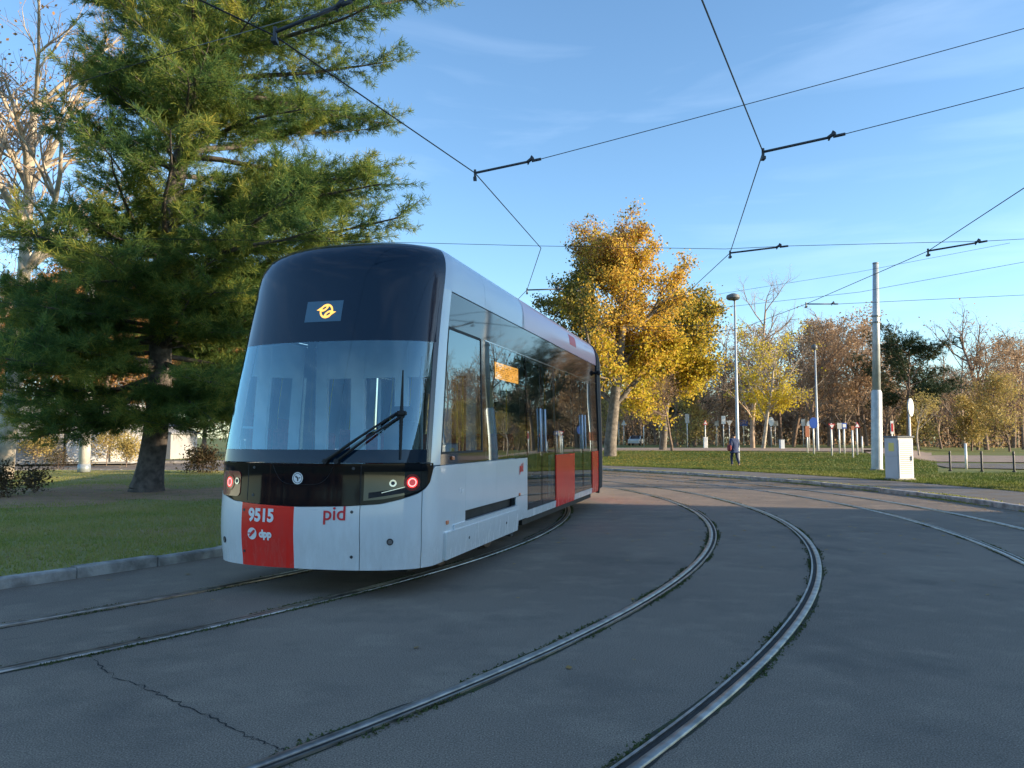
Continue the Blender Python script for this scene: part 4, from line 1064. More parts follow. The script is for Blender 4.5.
# prototypes for the park edge
bareA = make_tree('bare_tree', gv(752, 84), 'tall pale bare-topped tree behind the street lamp', 'tree', FAR, 15.5, .26, 3, 'bark_twig', None, group='leafless trees of the park edge')
G_ = 'leafless trees of the park edge'
brown = make_tree('russet_tree', gv(832, 92), 'russet tree still holding brown leaves, left of the grey mast', 'tree', DENSE, 13.0, .25, 8, 'bark_brown', 'leaf_brown', 5200, .26, .35, twig='bark_twig', group='russet trees of the park edge')
bareB = make_tree('bare_tree', gv(985, 100), 'broad leafless tree near the right edge, taller than its neighbours', 'tree', FAR, 15.5, .33, 13, 'bark_brown', 'leaf_orange', 260, .25, .3, group=G_, twig='bark_twig')
orange = make_tree('orange_tree', (-30, 60, 0), 'copper-leaved tree shining behind the pale post on the left', 'tree', DENSE, 12.0, .25, 31, 'bark_brown', 'leaf_orange', 15000, .26, .5, group='copper trees behind the pine', twig='bark_twig')
bareA.location.z = .4
rl = random.Random(9)
spots = [ # proto, px, distance, scale, label
 (bareB, 694, 98, .80, 'leafless tree between the golden tree and the street lamp'),
 (bareA, 716, 112, .95, 'slim leafless tree just left of the street lamp'),
 (bareB, 780, 108, .92, 'leafless tree right of the slender yellow tree'),
 (bareA, 806, 96, .86, 'slim leafless tree left of the farther street lamp'),
 (bareA, 842, 118, 1.00, 'tall bare treetop behind the russet tree'),
 (bareB, 866, 104, .90, 'leafless tree behind the grey mast'),
 (bareA, 892, 122, 1.06, 'bare tree rising behind the left side of the dark pine'),
 (bareA, 936, 126, .92, 'bare tree behind the right side of the dark pine'),
 (bareA, 963, 112, .88, 'slim bare tree left of the broad one near the right edge'),
 (bareB, 1012, 118, 1.02, 'leafless tree cut by the right edge'),
 (bareA, 1050, 104, 1.0, 'leafless tree just beyond the right edge'),
 (brown, 792, 98, .95, 'russet tree between the two street lamps'),
 (brown, 815, 114, 1.10, 'russet tree behind the farther street lamp'),
 (brown, 858, 96, 1.0, 'russet tree directly left of the grey mast'),
 (brown, 884, 110, 1.0, 'russet tree between the mast and the dark pine'),
 (brown, 940, 104, .72, 'low russet tree under the right flank of the dark pine'),
 (brown, 772, 124, .95, 'small russet tree behind the slender yellow tree'),
 (brown, 722, 104, .74, 'low russet tree left of the street lamp foot'),
 (brown, 672, 110, .70, 'russet thicket tree under the golden crown'),
 (brown, 636, 118, .80, 'russet tree seen beside the golden tree trunk'),
 (brown, 700, 122, .80, 'russet tree behind the signs right of the golden tree'),
 (bareB, 655, 122, .8, 'bare tree far behind the small round tree'),
 (bareB, 605, 120, .72, 'bare tree just showing past the rear of the tram'),
 (brown, 962, 120, .78, 'russet tree low behind the dark bollards'),
 (brown, 1000, 128, .86, 'russet tree low at the right edge of the park'),
 (bareA, 640, 126, .8, 'thin bare tree far behind the golden tree'),
 (brown, 805, 92, 1.0, 'pale russet tree right of the farther street lamp'),
 (brown, 770, 104, 1.05, 'broad russet tree behind the slender yellow tree'),
 (brown, 976, 98, .85, 'russet tree under the broad leafless tree near the right edge'),
 (brown, 1022, 102, .95, 'russet tree cut by the right edge of the photo'),
 (bareB, 828, 102, 1.02, 'leafless treetop above the russet trees left of the mast'),
 (bareB, 560, 118, .82, 'bare treetop seen above the tram roof'),
 (bareA, 530, 120, .86, 'tiny bare treetop above the middle of the tram roof'),
]
for pr_, px, d, sc, lab in spots:
    l = gv(px, d); l.z = .1
    copy_thing(pr_, l, rl.uniform(0, 6.28), (sc*rl.uniform(.9, 1.1), sc*rl.uniform(.9, 1.1), sc), lab, 'leafless trees of the park edge' if 'bare' in pr_.name else 'russet trees of the park edge')
# the far wood closing the view behind the single trees: one mass of trunks, twigs and brown leaves
rw = np.random.default_rng(77); ns = []
Tw = []
for i in range(520):
    px = rw.uniform(545, 1120); d = rw.uniform(128, 150); g = gv(px, d); hh = rw.uniform(6, 12)*(1 if px > 640 else .9)
    q = Vector((g.x+rw.normal(0, .5), g.y, hh)); ns.append(((g.x, g.y, 0), tuple(q), .16, .03))
    for j in range(26):
        t = rw.uniform(.15, 1); p0 = Vector(g).lerp(q, t); p0.z = hh*t; L_ = rw.uniform(1.2, 3.2)*(1.15-t*.5); e = Vector((rw.normal(0, 1), rw.normal(0, 1), abs(rw.normal(.7, .5)))).normalized()
        p1 = p0+e*L_; ns.append((tuple(p0), tuple(p1), .05, .02))
        for k in range(3): p2 = p1+Vector((rw.normal(0, .7), rw.normal(0, .7), abs(rw.normal(.3, .5)))); ns.append((tuple(p0.lerp(p1, .6)), tuple(p2), .03, .015))
        for k in range(5): Tw.append(tuple(p0.lerp(p1, rw.random())+Vector((rw.normal(0, .5), rw.normal(0, .5), rw.normal(0, .4)))))
wood = frusta('woodland', ns, 'bark_twig', None, 3)
tagobj(wood, 'far brown wood closing the view behind the park trees', 'wood', kind='stuff')
for i in range(11000): Tw.append((*gv(rw.uniform(545, 1120), rw.uniform(118, 150)).to_2d(), abs(rw.normal(0, 1.6))+.1))
w2_ = wood.copy(); C.objects.link(w2_); w2_.rotation_euler = (0, 0, R(150)); w2_['label'] = 'copied wood added behind the camera to darken the tram nose reflection'  # wood copy added out of view so the nose reflects a dark band
wl = leaves('undergrowth', Tw, .42, 'leaf_brown', None, 5); tagobj(wl, 'brown undergrowth and leaves of the far wood', 'undergrowth', kind='stuff')
w3_ = wl.copy(); C.objects.link(w3_); w3_.rotation_euler = (0, 0, R(150)); w3_['label'] = 'undergrowth of the wood added behind the camera for the reflection'
# slender yellow tree
YT = dict(GT); YT.update(kids=[16, 8, 5])
make_tree('yellow_tree', gv(762, 80)+Vector((0, 0, .4)), 'slender bright yellow tree beside the street lamp', 'tree', YT, 10.5, .2, 23, 'bark_pale',
          [('leaf_yellow', 5200, .24, lambda x, y, z: (1.0 if z < 6.0 else .14)*(1 if abs(x) < 2.6 else .1))], spread=.35, twig='bark_twig', group=None)
# yellow-green thickets on the right and under the golden tree
for px, d, L_, seed, lab in ((1008, 86, 7.5, 71, 'yellow-green bushy tree at the right edge above the bollards'), (970, 92, 5.0, 72, 'low yellowish bush left of the yellow-green tree at the right edge'),
                             (608, 104, 8.0, 73, 'yellow-green tree glimpsed behind the golden tree trunk'), (688, 96, 6.0, 74, 'faded yellow bush behind the parade of signs'), (918, 88, 4.6, 75, 'small golden bush at the foot of the dark pine')):
    TH = dict(DENSE); TH.update(bare=[.05, .1, .1, .1, 0], max=3, kids=[16, 8, 5])
    make_tree('bushy_tree', gv(px, d)+Vector((0, 0, .1)), lab, 'tree', TH, L_, .13, seed, 'bark_brown', 'leaf_ygreen', 5200, .24, .35, twig='bark_twig')
# dark pine of the park
def scots(loc, label, seed, H, m='pine_dark'):
    rng = random.Random(seed); root = empty('dark_pine', loc, 0, label, 'pine'); tr = []; segs = []; T = []; Dn = []
    for i in range(12): tr.append(((.03*i*i/12, 0, H*.8*i/12), (.03*(i+1)**2/12, 0, H*.8*(i+1)/12), .30*(1-i/16), .30*(1-(i+1)/16)))
    for i in range(46):
        h = H*(.30+.62*rng.random()**.9); az = rng.uniform(0, 6.28); Lb = (1.2+4.6*math.sin(math.pi*min(1, (h/H-.18)/.9))**.8)*rng.uniform(.6, 1.05); el = R(rng.uniform(-5, 30)+20*(h/H-.4))
        d = Vector((math.cos(az)*math.cos(el), math.sin(az)*math.cos(el), math.sin(el))); p = Vector((.03*12*(h/H)**2, 0, min(h, H*.8))); nb = 6
        for j in range(nb):
            d = (d+Vector((rng.gauss(0, .1), rng.gauss(0, .1), rng.gauss(.03, .07)))).normalized(); q = p+d*Lb/nb; segs.append((tuple(p), tuple(q), .07*(1-j/7), .07*(1-(j+1)/7)))
            if j > 1:
                for __ in range(22):
                    c = q+Vector((rng.gauss(0, .50), rng.gauss(0, .50), rng.gauss(.12, .26))); T.append(tuple(c)); Dn.append((rng.gauss(0, 1), rng.gauss(0, 1), abs(rng.gauss(.5, .6))))
            p = q
    frusta('trunk', tr, 'bark_brown', root, 9); frusta('limbs', segs, 'bark_brown', root, 4)
    Dn = np.array(Dn); Dn /= np.linalg.norm(Dn, axis=1, keepdims=True)
    V = needle_clumps(np.array(T), Dn, seed, 7, .34, .055); fast('crown', V.reshape(-1, 3), np.arange(V.shape[0]*4).reshape(-1, 4), m, root); return root
dp1 = scots(gv(908, 84)+Vector((0, 0, .1)), 'dark flat-layered pine right of the grey mast', 4, 13.2)
dp2 = scots(gv(676, 100)+Vector((0, 0, .1)), 'dark pine half hidden behind the shorter yellow tree', 6, 16)

# left background: copper trees, plane tree with pale trunk, brush
for px, d, sc, lab in ((60, 66, 1.0, 'copper tree behind the white garages'), (128, 74, .95, 'copper tree above the road left of the pine trunk'), (168, 80, 1.05, 'copper tree seen right behind the pine trunk'),
                       (205, 70, .85, 'low copper tree between the pine trunk and the tram'), (240, 84, 1.1, 'copper tree hidden by the nose of the tram'), (-40, 62, 1.0, 'copper tree beyond the left edge'), (15, 76, 1.15, 'tall copper tree behind the pale trunk at the left edge')):
    l = gv(px, d); copy_thing(orange, l, rl.uniform(0, 6.28), sc, lab, 'copper trees behind the pine')
orange.location = gv(96, 60)
pb = gnd(8, 479, .1)
PL = dict(BARE); PL.update(wob=[.012, .1, .13, .16, .2], kids=[15, 7, 6, 4], bare=[.48, .15, .1, .1, 0])
make_tree('pale_trunk_tree', (pb.x-.2, pb.y, .05), 'leafless tree with a thick pale sunlit trunk at the left edge', 'tree', PL, 14.5, .36, 55, 'bark_pale', 'leaf_orange', 1500, .13, .3, twig='bark_twig', lean=(.02, 0))
copy_thing(orange, gv(36, 56), 1.0, .95, 'copper tree right behind the pale trunk', 'copper trees behind the pine')
copy_thing(bareB, gv(-30, 50), 2.0, .95, 'leafless tree just outside the left edge', G_)
copy_thing(orange, gv(110, 68), 4.0, 1.1, 'tall copper tree rising behind the pine branches', 'copper trees behind the pine')
BU = dict(BARE); BU.update(n=[3, 4, 4, 3, 2], bare=[0, .0, .1, .1, 0], kids=[14, 7, 4, 2], max=3, ratio=[1.1, .6, .55, .5], ang=[(20, 80), (25, 60), (25, 60), (20, 60)], up=[0, .03, .03, 0, 0])
for px, py, L_, seed, n_, lab in ((8, 497, .55, 61, 1500, 'dark tangled bramble bush at the left edge of the lawn'), (34, 492, .5, 62, 900, 'small reddish bramble beside the tangled bush'), (58, 470, .6, 63, 900, 'thin reddish shrub in front of the white garages')):
    b_ = gnd(px, py, .1); make_tree('bush', (b_.x, b_.y, .05), lab, 'bush', BU, L_, .02, seed, 'bark_brown', 'leaf_bush', n_, .07, .12)

# trees and long house added out of view to shade the street; reflected trees behind
shade = [(bareB, 36, 17.5, .9), (bareA, 34, 3, 1.0), (brown, 35, -4, 1.5), (brown, -20, -48, 1.0), (bareB, -38, -44, .9), (brown, -50, -40, 1.0), (bareA, -62, -26, .9), (brown, -40, -60, 1.0)]
shl = ['bare tree added beside the unseen house to dapple its shade', 'tall slim bare tree added by the unseen house to break up its shade', 'big russet tree added before the unseen house to soften its shade', 'russet tree behind the loop', 'bare tree facing the tram nose', 'russet tree facing the tram nose', 'slim bare tree at the far left of the loop', 'largest russet tree in the row behind the loop']
for (pr_, x, y, sc), lab in zip(shade, shl): copy_thing(pr_, (x, y, .1), rl.uniform(0, 6.28), float(sc), lab)
c_ = copy_thing(dp1, (-31, -22, .1), .5, .8, 'dark pine mirrored in the black nose of the tram')

# ================================================================== BUILDINGS
mat('render_wall', (.55, .50, .42), .9, var=.08, scale=.6); mat('roof_tile', (.25, .10, .06), .8, var=.3, scale=3); mat('window_dark', (.03, .04, .05), .1, spec=.8)
mat('garage_white', (.33, .33, .33), .8, var=.08, scale=1.2); mat('garage_roof', (.30, .30, .31), .8); mat('frame_white', (.75, .75, .74), .5)
def house(name, loc, rz, size, label, cat, floors, bays, roofh=1.8):
    root = empty(name, loc, rz, label, cat); L, D_, H_ = size
    mb = MB(); mb.box((0, 0, H_/2), (L, D_, H_)); mb.build('wall', 'render_wall', root)
    mb = MB(); e = .5; a, b = L/2+e, D_/2+e
    mb.add([(-a, -b, H_), (a, -b, H_), (a, b, H_), (-a, b, H_), (-a+b*.8, 0, H_+roofh), (a-b*.8, 0, H_+roofh)], [(3, 2, 1, 0), (0, 1, 5, 4), (1, 2, 5), (2, 3, 4, 5), (3, 0, 4)]); rf = mb.build('roof', 'roof_tile', root)
    ch = MB(); ch.box((L*.2, .8, H_+roofh), (.8, .6, 1.6)); ch.build('chimney', 'render_wall', rf)
    for f in range(floors):
        for i in range(bays):
            x = -L/2+L*(i+.5)/bays; z = H_/floors*(f+.55)
            mb = MB(); mb.box((x, -D_/2-.03, z), (1.3, .06, 1.5)); w = mb.build('window', 'window_dark', root)
            mb = MB()
            for dx in (-.65, 0, .65): mb.box((x+dx, -D_/2-.07, z), (.07, .06, 1.56))
            for dz in (-.76, .76): mb.box((x, -D_/2-.072, z+dz), (1.4, .07, .07))
            mb.build('frame', 'frame_white', w)
    return root
# long house added unseen right of the camera to shade the street
house('shade_house', (43.5, -23.5, .1), R(-90), (62, 11, 16.8), 'unseen cream apartment house with a tiled roof, added to shade the street', 'apartment house', 5, 16, 2.6)

# low white garages on the left
gp = gnd(50, 464, .1)
root = empty('garage', gp, R(12), 'low white garage block with a grey roof behind the pale post', 'garage')
mb = MB(); mb.box((-.9, 2.0, 1.75), (3.2, 4.5, 3.5)); mb.build('wall', 'garage_white', root)
mb = MB(); mb.box((2.6, 2.4, 1.7), (3.6, 5.0, 3.4)); mb.build('annex_wall', 'garage_white', root)
mb = MB(); mb.box((-.9, 2.0, 3.56), (3.5, 4.8, .14)); mb.box((2.6, 2.4, 3.48), (3.9, 5.3, .16)); mb.build('roof', 'garage_roof', root)
mb = MB(); mb.box((-1.5, -.27, 2.6), (.7, .05, .5)); mb.build('window', 'window_dark', root)
for x in (1.4, 2.6, 3.8): mb = MB(); mb.box((x, -.13, 1.25), (1.05, .06, 2.3), bev=.02); mb.build('door', 'frame_white', root)
root = empty('low_shed', gnd(100, 461, .1)+Vector((1.0, 6, 0)), R(-8), 'white shed with a sloping roof right of the garages', 'shed')
mb = MB(); mb.add([(-2, -1.5, 0), (2, -1.5, 0), (2, 2, 0), (-2, 2, 0), (-2, -1.5, 3.3), (2, -1.5, 1.9), (2, 2, 1.9), (-2, 2, 3.3)], [(0, 1, 5, 4), (1, 2, 6, 5), (2, 3, 7, 6), (3, 0, 4, 7), (4, 5, 6, 7)]); mb.build('wall', 'garage_white', root)
mb = MB(); mb.add([(-2.2, -1.7, 3.45), (2.2, -1.7, 1.9), (2.2, 2.2, 1.9), (-2.2, 2.2, 3.45), (-2.2, -1.7, 3.36), (2.2, -1.7, 1.81), (2.2, 2.2, 1.81), (-2.2, 2.2, 3.36)], [(0, 1, 2, 3), (7, 6, 5, 4), (0, 4, 5, 1), (1, 5, 6, 2), (2, 6, 7, 3), (3, 7, 4, 0)]); mb.build('roof', 'garage_roof', root)

# ================================================================== STREET FURNITURE
mat('cabinet_grey', (.46, .50, .54), .5, var=.05, scale=2); mat('cabinet_white', (.80, .80, .78), .5); mat('cabinet_roof', (.12, .14, .16), .6)
mat('notice_yellow', (.70, .62, .18), .5); mat('louvre_dark', (.25, .28, .32), .6); mat('bollard_dark', (.012, .014, .018), .5); mat('sign_back', (.50, .50, .48), .5, .3); mat('sign_white', (.80, .80, .78), .4)
mat('sign_blue', (.03, .10, .42), .4); mat('sign_red', (.55, .03, .03), .4); mat('sign_rust', (.45, .16, .08), .6); mat('post_grey', (.72, .72, .70), .5, .3)
cp_ = gnd(899, 481, .1); root = empty('electric_cabinet', cp_, R(15), 'white louvred street cabinet with a small yellow notice, beside the round sign', 'cabinet')
hc = (480-437)/F*cp_.y; a = .66
mb = MB(); mb.box((a/2, a/2, hc/2), (a, a, hc), bev=.012); mb.build('cabinet_body', 'cabinet_grey', root)  # grey puts the bluish shade of the left face into the colour
mb = MB(); mb.box((a/2, a/2, hc+.03), (a+.08, a+.08, .06), bev=.01); mb.build('cabinet_roof', 'cabinet_roof', root)
mb = MB(); mb.box((a/2, a/2, .03), (a+.05, a+.05, .12)); mb.build('plinth', 'kerb_stone', root)
dr = MB(); dr.box((a/2, -.006, hc*.5), (a-.06, .02, hc*.9), bev=.006); door = dr.build('door', 'cabinet_white', root)
for k in range(17):
    mb = MB() if k == 0 else mb
    mb.box((a/2, -.020, hc*.18+k*hc*.045), (a-.16, .012, .022))
mb.build('louvre', 'louvre_dark', door)
mb = MB(); mb.box((-.006, a/2, hc*.29), (.02, a-.06, hc*.5), bev=.006); mb.build('side_hatch', 'cabinet_grey', root)
mb = MB(); mb.box((-.008, a/2, hc*.76), (.02, a-.06, hc*.38), bev=.006); d2 = mb.build('side_hatch', 'cabinet_grey', root)
mb = MB(); mb.box((-.022, a*.45, hc*.78), (.006, .26, .30)); mb.build('notice', 'notice_yellow', d2)

def disc(mb, c, rx, rz, th, n=24, ax=Vector((1, 0, 0)), nrm=Vector((0, 1, 0)), pts=None):
    c = Vector(c); pts = pts or [(math.cos(2*math.pi*i/n), math.sin(2*math.pi*i/n)) for i in range(n)]; n = len(pts)
    vs = [c+ax*x*rx+Vector((0, 0, 1))*z*rz+nrm*s for s in (-th/2, th/2) for x, z in pts]
    mb.add(vs, [(i, (i+1) % n, n+(i+1) % n, n+i) for i in range(n)]+[tuple(range(n-1, -1, -1)), tuple(range(n, 2*n))])
sp_ = gnd(911.5, 479, .1); mb = MB(); mb.box((a-.12, -.03, hc*.52), (.035, .04, .16), bev=.008); mb.build('handle', 'cabinet_roof', door)
root = empty('round_sign', sp_, R(47), 'round traffic sign seen edge-on from behind, next to the cabinet', 'traffic sign')
mb = MB(); mb.tube([(0, 0, -.1), (0, 0, 2.9)], .033, 8); mb.build('post', 'post_grey', root, True)
mb = MB(); disc(mb, (0, -.05, 2.66), .34, .34, .02); pl_ = mb.build('sign_plate', 'sign_white', root)
mb = MB(); disc(mb, (0, -.075, 2.66), .34, .34, .008); mb.build('rim', 'sign_back', pl_)

SH = dict(tri=[(-.95, -.75), (.95, -.75), (.95, -.68), (.06, .95), (-.06, .95), (-.95, -.68)], inv=[(-.95, .75), (-.95, .68), (-.06, -.95), (.06, -.95), (.95, .68), (.95, .75)], sq=[(-1, -1), (1, -1), (1, 1), (-1, 1)])
def sign(px, pyt, pyb, kind, face, w, h, label, inner=None, rz=0, z=.42, d=None):
    g = gnd(px, pyb, z) if d is None else gv(px, d)
    if g.y > 110: g = gv(px, 96)
    zz = hterr(g.x, g.y)+.02; k = g.y/F; top = (438-pyt)*k+EYE-zz; w *= k/2; h *= k/2
    root = empty('traffic_sign', (g.x, g.y, zz), R(rz), label, 'traffic sign', 'signs of the traffic training ground')
    mb = MB(); mb.tube([(0, 0, -.2), (0, 0, top-.02)], .055, 6); mb.build('post', 'post_grey', root, True)
    if kind:
        mb = MB(); c = (0, -.08, top-h); disc(mb, c, w, h, .03, pts=SH.get(kind)); pl = mb.build('sign_plate', face, root)
        if inner:
            mb = MB(); disc(mb, (0, -.105, top-h-(0 if kind != 'tri' else .08*h)), w*.66, h*.62, .012, pts=SH.get(kind)); mb.build('sign_face', inner, pl)
        mb = MB(); mb.box((0, -.055, top-h), (w*1.2, .02, .05)); mb.build('bracket', 'post_grey', root)
    return root
sign(619, 421, 447, None, None, 0, 0, 'bare sign post left of the white triangle, nearest the golden trunk')
sign(624, 420, 447, 'tri', 'sign_white', 5.5, 6, 'white triangle sign back just right of the golden tree trunk')
sign(643.5, 420, 446, 'round', 'sign_rust', 4, 5, 'faded reddish round sign left of the small round tree')
sign(662, 420, 448, 'tri', 'sign_back', 5, 6, 'pale triangle sign right of the small round tree')
sign(687.5, 414, 448, 'sq', 'sign_back', 4, 9, 'tall narrow pale sign right of the small round tree')
sign(696.7, 421, 447, 'sq', 'sign_blue', 4, 5, 'small blue square sign left of the red triangle one', 'sign_white')
sg_ = sign(705.6, 420, 449, 'tri', 'sign_red', 5, 5.5, 'small red triangle sign above a broad white plinth', 'sign_white')
mb = MB(); mb.box((0, -.02, .55), (.42, .3, 1.25), bev=.03); mb.build('plinth', 'sign_white', sg_)
sign(717, 421, 447, 'sq', 'sign_back', 4, 5, 'grey square sign back left of the tall white one')
sign(723.8, 416, 448, 'sq', 'sign_white', 4, 8, 'tall white rectangular sign left of the street lamp')
sign(729.7, 420, 448, 'inv', 'sign_back', 6.5, 6, 'inverted triangle sign back just left of the street lamp')
sign(744, 420, 447, 'sq', 'sign_blue', 8, 6, 'wide blue sign just right of the street lamp')
sign(771.5, 417, 448, 'round', 'sign_white', 5.5, 9, 'pale round sign below the slender yellow tree')
sign(775.5, 421, 447, 'sq', 'sign_back', 6, 5, 'grey square sign partly behind the pale round one')
sign(803.6, 419, 448, 'sq', 'sign_white', 4, 7, 'pinkish white sign left of the big blue round sign')
sign(807.6, 426, 454, 'sq', 'sign_rust', 4, 11, 'rust-brown panel left of the big blue round sign')
sign(814, 417.5, 455, 'round', 'sign_blue', 8.5, 11, 'big blue round sign at the foot of the farther street lamp')
sign(809.5, 421, 449, 'round', 'sign_white', 5, 7, 'white round sign half behind the big blue one')
sign(832, 423, 456, 'inv', 'sign_red', 7, 6.5, 'red and white give-way sign left of the purple pair', 'sign_white')
sign(839.8, 423, 455, 'sq', 'sign_back', 4.5, 6, 'greyish square sign left of the violet-blue one')
sign(844.6, 423, 455, 'sq', 'sign_blue', 5, 5.5, 'violet-blue square sign between the give-way sign and the mast', 'sign_white')
sign(853, 426, 457, 'sq', 'sign_rust', 3, 4, 'little reddish sign left of the red triangle by the mast')
sign(857.5, 422, 456, 'tri', 'sign_red', 6, 6.5, 'red triangle sign nearest the grey mast', 'sign_white')
sign(862.5, 436, 454, None, None, 0, 0, 'short bare sign post just left of the grey mast')
sign(891, 421, 450, 'sq', 'sign_white', 3, 13, 'slim red and white board showing above the cabinet', 'sign_red', d=62)
sign(964, 443, 470, None, None, 0, 0, 'thin grey post standing on the plaza between the bollards', d=38)
bx = gnd(781, 452, .5); root = empty('small_cabinet', (gv(781, 78).x, 78, .5), R(10), 'small grey cabinet standing low among the far signs', 'cabinet')
mb = MB(); mb.box((0, 0, .45), (.45, .35, 1.0), bev=.03); mb.build('cabinet_body', 'cabinet_grey', root); mb = MB(); mb.box((0, 0, .98), (.5, .4, .06)); mb.build('lid', 'cabinet_roof', root)

for i, (px, lab) in enumerate(((948, 'dark bollard nearest the cabinet'), (979.5, 'dark bollard in the middle of the three by the plaza'), (1011.5, 'dark bollard nearest the right edge of the photo'), (1046, 'dark bollard beyond the right edge'))):
    g = gv(px, 35.5-.5*i); k = g.y/F
    root = empty('bollard', (g.x, g.y, .1), 0, lab, 'bollard', 'dark bollards by the plaza')
    mb = MB(); mb.tube([(0, 0, -.05), (0, 0, .9), (0, 0, .93)], [.045, .045, .03], 12); smooth_angle(mb.build('post', 'bollard_dark', root), 40)
    mb = MB(); mb.tube([(0, 0, 0), (0, 0, .05)], .085, 12); mb.build('foot', 'bollard_dark', root); mb = MB(); mb.tube([(0, 0, .78), (0, 0, .82)], .062, 12); mb.build('collar', 'bollard_dark', root)
# leaning birch behind the cabinet
lp = gv(918, 60); make_tree('birch', lp+Vector((0, 0, .1)), 'thin white leaning birch behind the round sign', 'tree', dict(BARE, max=3, kids=[8, 5, 3], bare=[.5, .2, .1, .1, 0]), 4.2, .08, 77, 'bark_pale', 'leaf_ygreen', 900, .14, .25, twig='bark_twig', lean=(-.18, 0))

# distant parked cars
mat('car_orange', (.55, .25, .03), .3, coat=.8); mat('car_red', (.50, .05, .04), .3, coat=.8); mat('car_white', (.75, .75, .75), .3, coat=.8); mat('car_glass', (.02, .03, .04), .08, spec=.8); mat('tyre', (.02, .02, .02), .8)
def car(loc, rz, m, label):
    root = empty('parked_car', loc, rz, label, 'car', 'far parked cars')
    prof = [(-2.05, .35), (-2.1, .75), (-1.95, .92), (-1.15, 1.0), (-.55, 1.42), (.75, 1.45), (1.45, 1.02), (2.0, .92), (2.08, .6), (2.02, .33)]
    V = []; ys = (-.82, -.74, .74, .82)
    for i, y in enumerate(ys):
        for x, z in prof: k = 1 if i in (1, 2) else .97; V.append((x*k, y*(.86 if z > 1.1 else 1), z if i in (1, 2) else z*.98+.01))
    n = len(prof); fs = [(i*n+j, i*n+(j+1) % n, (i+1)*n+(j+1) % n, (i+1)*n+j) for i in range(3) for j in range(n)]+[tuple(range(n)), tuple(range(4*n-1, 3*n-1, -1))]
    mb = MB().add(V, fs); mb.build('body', m, root, False)
    for s in (-1, 1):
        g = MB().add([(-.98, s*.835, 1.0), (-.5, s*.735, 1.36), (.1, s*.735, 1.38), (.1, s*.835, 1.0)], [(0, 1, 2, 3)]).add([(.16, s*.835, 1.0), (.16, s*.735, 1.38), (.7, s*.735, 1.38), (1.3, s*.835, 1.0)], [(0, 1, 2, 3)]); g.build('side_window', 'car_glass', root)
        for x in (-1.3, 1.3):
            w = MB(); w.tube([(x, s*.68, .31), (x, s*.86, .31)], .31, 18); wo_ = w.build('wheel', 'tyre', root); r = MB(); r.tube([(x, s*.86, .31), (x, s*.875, .31)], .19, 14); r.build('rim', 'steel', wo_)
        l = MB(); l.box((-2.06, s*.6, .78), (.06, .3, .12)); l.build('headlight', 'decal_white', root); l = MB(); l.box((2.05, s*.62, .8), (.06, .25, .14)); l.build('tail_light', 'lamp_off', root)
    g = MB().add([(-1.17, -.7, 1.0), (-1.17, .7, 1.0), (-.58, .64, 1.41), (-.58, -.64, 1.41)], [(0, 1, 2, 3)]); g.v = [(x-.012, y, z+.012) for x, y, z in g.v]; g.build('windscreen', 'car_glass', root)
    g = MB().add([(1.43, -.7, 1.03), (1.43, .7, 1.03), (.79, .64, 1.44), (.79, -.64, 1.44)], [(0, 1, 2, 3)]); g.v = [(x+.014, y, z+.012) for x, y, z in g.v]; g.build('rear_window', 'car_glass', root)
car((gv(120, 70).x, 70, .1), R(10), 'car_orange', 'orange car parked far behind the pine, left of its trunk')
car((gv(636, 112).x, 112, .52), R(70), 'car_white', 'white car far away beside the golden tree trunk')
car((gv(134, 64).x, 64, .1), R(95), 'car_white', 'white car parked end-on left of the pine trunk')
# hedge-like dark shrubs behind the pine trunk
for px, d, sc, lab in ((205, 34, .8, 'low dark shrub nearest the tram behind the lawn'), (38, 44, 1.3, 'leafy shrub before the left end of the white garages'), (108, 45, 1.5, 'leafy shrub before the right end of the white garages'), (128, 43, 1.1, 'shrub just left of the pine trunk beyond the road')):
    b_ = gv(px, d); make_tree('bush', b_+Vector((0, 0, .05)), lab, 'bush', BU, .9*sc, .03, int(px), 'bark_brown', 'leaf_ygreen' if px < 150 else 'leaf_bush', 2200, .11, .2)

# ================================================================== THE WALKER
mat('coat_navy', (.03, .05, .12), .85, var=.2, scale=8); mat('trousers_navy', (.025, .035, .08), .85); mat('skin', (.5, .3, .2), .6); mat('hair_dark', (.03, .02, .015), .8); mat('bag_red', (.22, .03, .04), .7); mat('shoe', (.02, .02, .02), .6); mat('scarf_grey', (.45, .42, .48), .9)
def skinned(name, verts, edges, rad, m, parent, root_i=0, sub=2):
    me = bpy.data.meshes.new(name); me.from_pydata(verts, edges, []); o = bpy.data.objects.new(name, me); C.objects.link(o)
    md = o.modifiers.new('skin', 'SKIN'); sv = me.skin_vertices[0].data
    for i, r in enumerate(rad): sv[i].radius = r if isinstance(r, tuple) else (r, r)
    sv[root_i].use_root = True
    md2 = o.modifiers.new('sub', 'SUBSURF'); md2.levels = sub; md2.render_levels = sub
    bpy.context.view_layer.update()
    m2 = bpy.data.meshes.new_from_object(o.evaluated_get(bpy.context.evaluated_depsgraph_get())); bpy.data.objects.remove(o)
    return link(name, m2, m, parent, True)
pp = gnd(735, 466, .12); pp.z = hterr(pp.x, pp.y)
who = empty('person', pp, R(15), 'walker in a navy coat carrying a red bag, seen from behind on the verge', 'person')
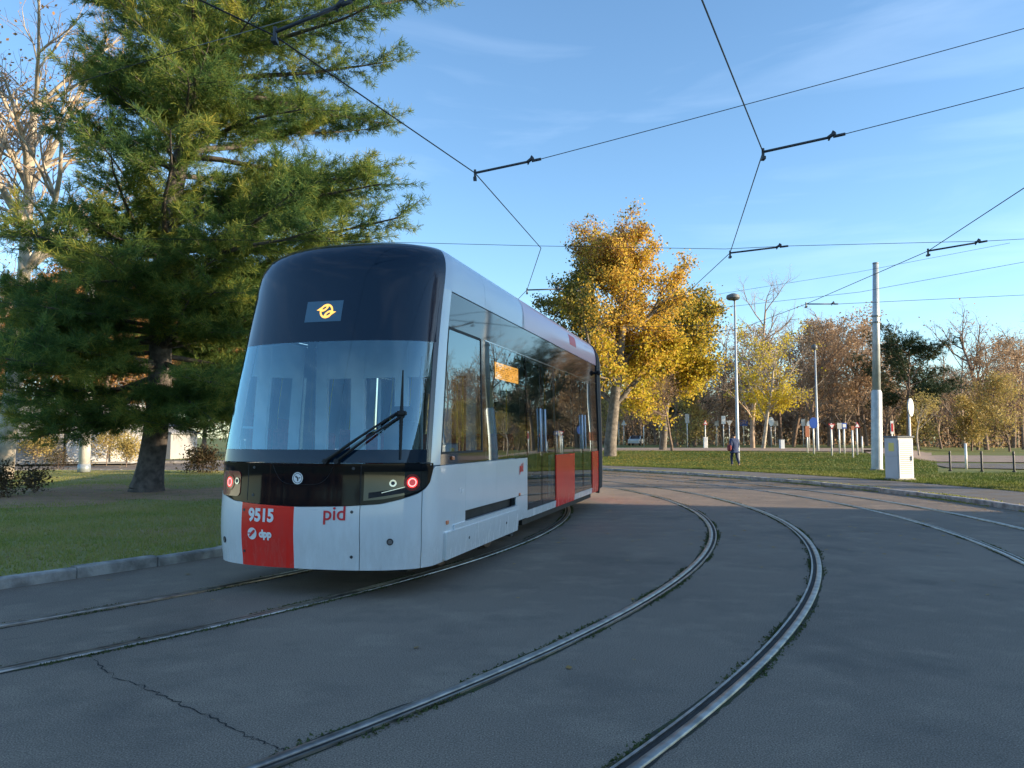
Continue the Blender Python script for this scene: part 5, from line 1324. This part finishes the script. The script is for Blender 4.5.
# one continuous body: pelvis, spine, neck, head, arms, legs (mid-stride)
bv = [(0, 0, .92), (0, .02, 1.15), (0, .03, 1.38), (0, .04, 1.50), (0, .05, 1.56), (0, .06, 1.66),
      (-.19, .02, 1.42), (-.25, -.06, 1.16), (-.24, .06, .95), (-.24, .12, .87), (.19, .02, 1.42), (.25, .06, 1.16), (.25, .12, .95), (.25, .16, .87),
      (-.10, 0, .86), (-.11, .16, .50), (-.11, .10, .09), (-.11, .24, .04), (.10, 0, .86), (.11, -.04, .50), (.11, -.26, .12), (.11, -.13, .03)]
be_ = [(0, 1), (1, 2), (2, 3), (3, 4), (4, 5), (2, 6), (6, 7), (7, 8), (8, 9), (2, 10), (10, 11), (11, 12), (12, 13), (0, 14), (14, 15), (15, 16), (16, 17), (0, 18), (18, 19), (19, 20), (20, 21)]
br = [(.15, .11), (.14, .10), (.16, .10), .055, .07, .10, .06, .045, .033, .035, .06, .045, .033, .035, .085, .055, .04, .035, .085, .055, .04, .035]
skinned('body', bv, be_, br, 'skin', who)
skinned('coat', [bv[i] for i in (0, 1, 2, 3, 6, 7, 8, 10, 11, 12)]+[(0, -.01, .74)], [(0, 1), (1, 2), (2, 3), (2, 4), (4, 5), (5, 6), (2, 7), (7, 8), (8, 9), (0, 10)], [(.22, .18), (.21, .17), (.22, .16), .09, .10, .08, .065, .10, .08, .065, (.23, .20)], 'coat_navy', who)
skinned('trousers', [bv[0]]+[bv[i] for i in (14, 15, 16, 18, 19, 20)], [(0, 1), (1, 2), (2, 3), (0, 4), (4, 5), (5, 6)], [(.15, .12), .105, .075, .062, .105, .075, .062], 'trousers_navy', who)
skinned('hair', [(0, .04, 1.70), (0, -.005, 1.66), (0, .0, 1.60)], [(0, 1), (1, 2)], [.095, .095, .05], 'hair_dark', who)
for s, a_, b_ in ((-1, (-.11, .08, .05), (-.11, .26, .035)), (1, (.11, -.27, .09), (.11, -.11, .03))): skinned('shoe', [a_, b_], [(0, 1)], [.055, .045], 'shoe', who, sub=1)
bagr = empty('shoulder_bag', pp+Vector((-.30, -.06, 1.0)), R(15), 'red shoulder bag hanging at the left side of the walker', 'bag')
mb = MB(); mb.box((0, 0, 0), (.16, .30, .34), bev=.06); mb.build('bag_body', 'bag_red', bagr)
mb = MB(); mb.tube([(.02, -.12, .2), (.09, -.04, .42), (.09, .06, .42), (.02, .12, .2)], .015, 6); mb.build('strap', 'bag_red', bagr)
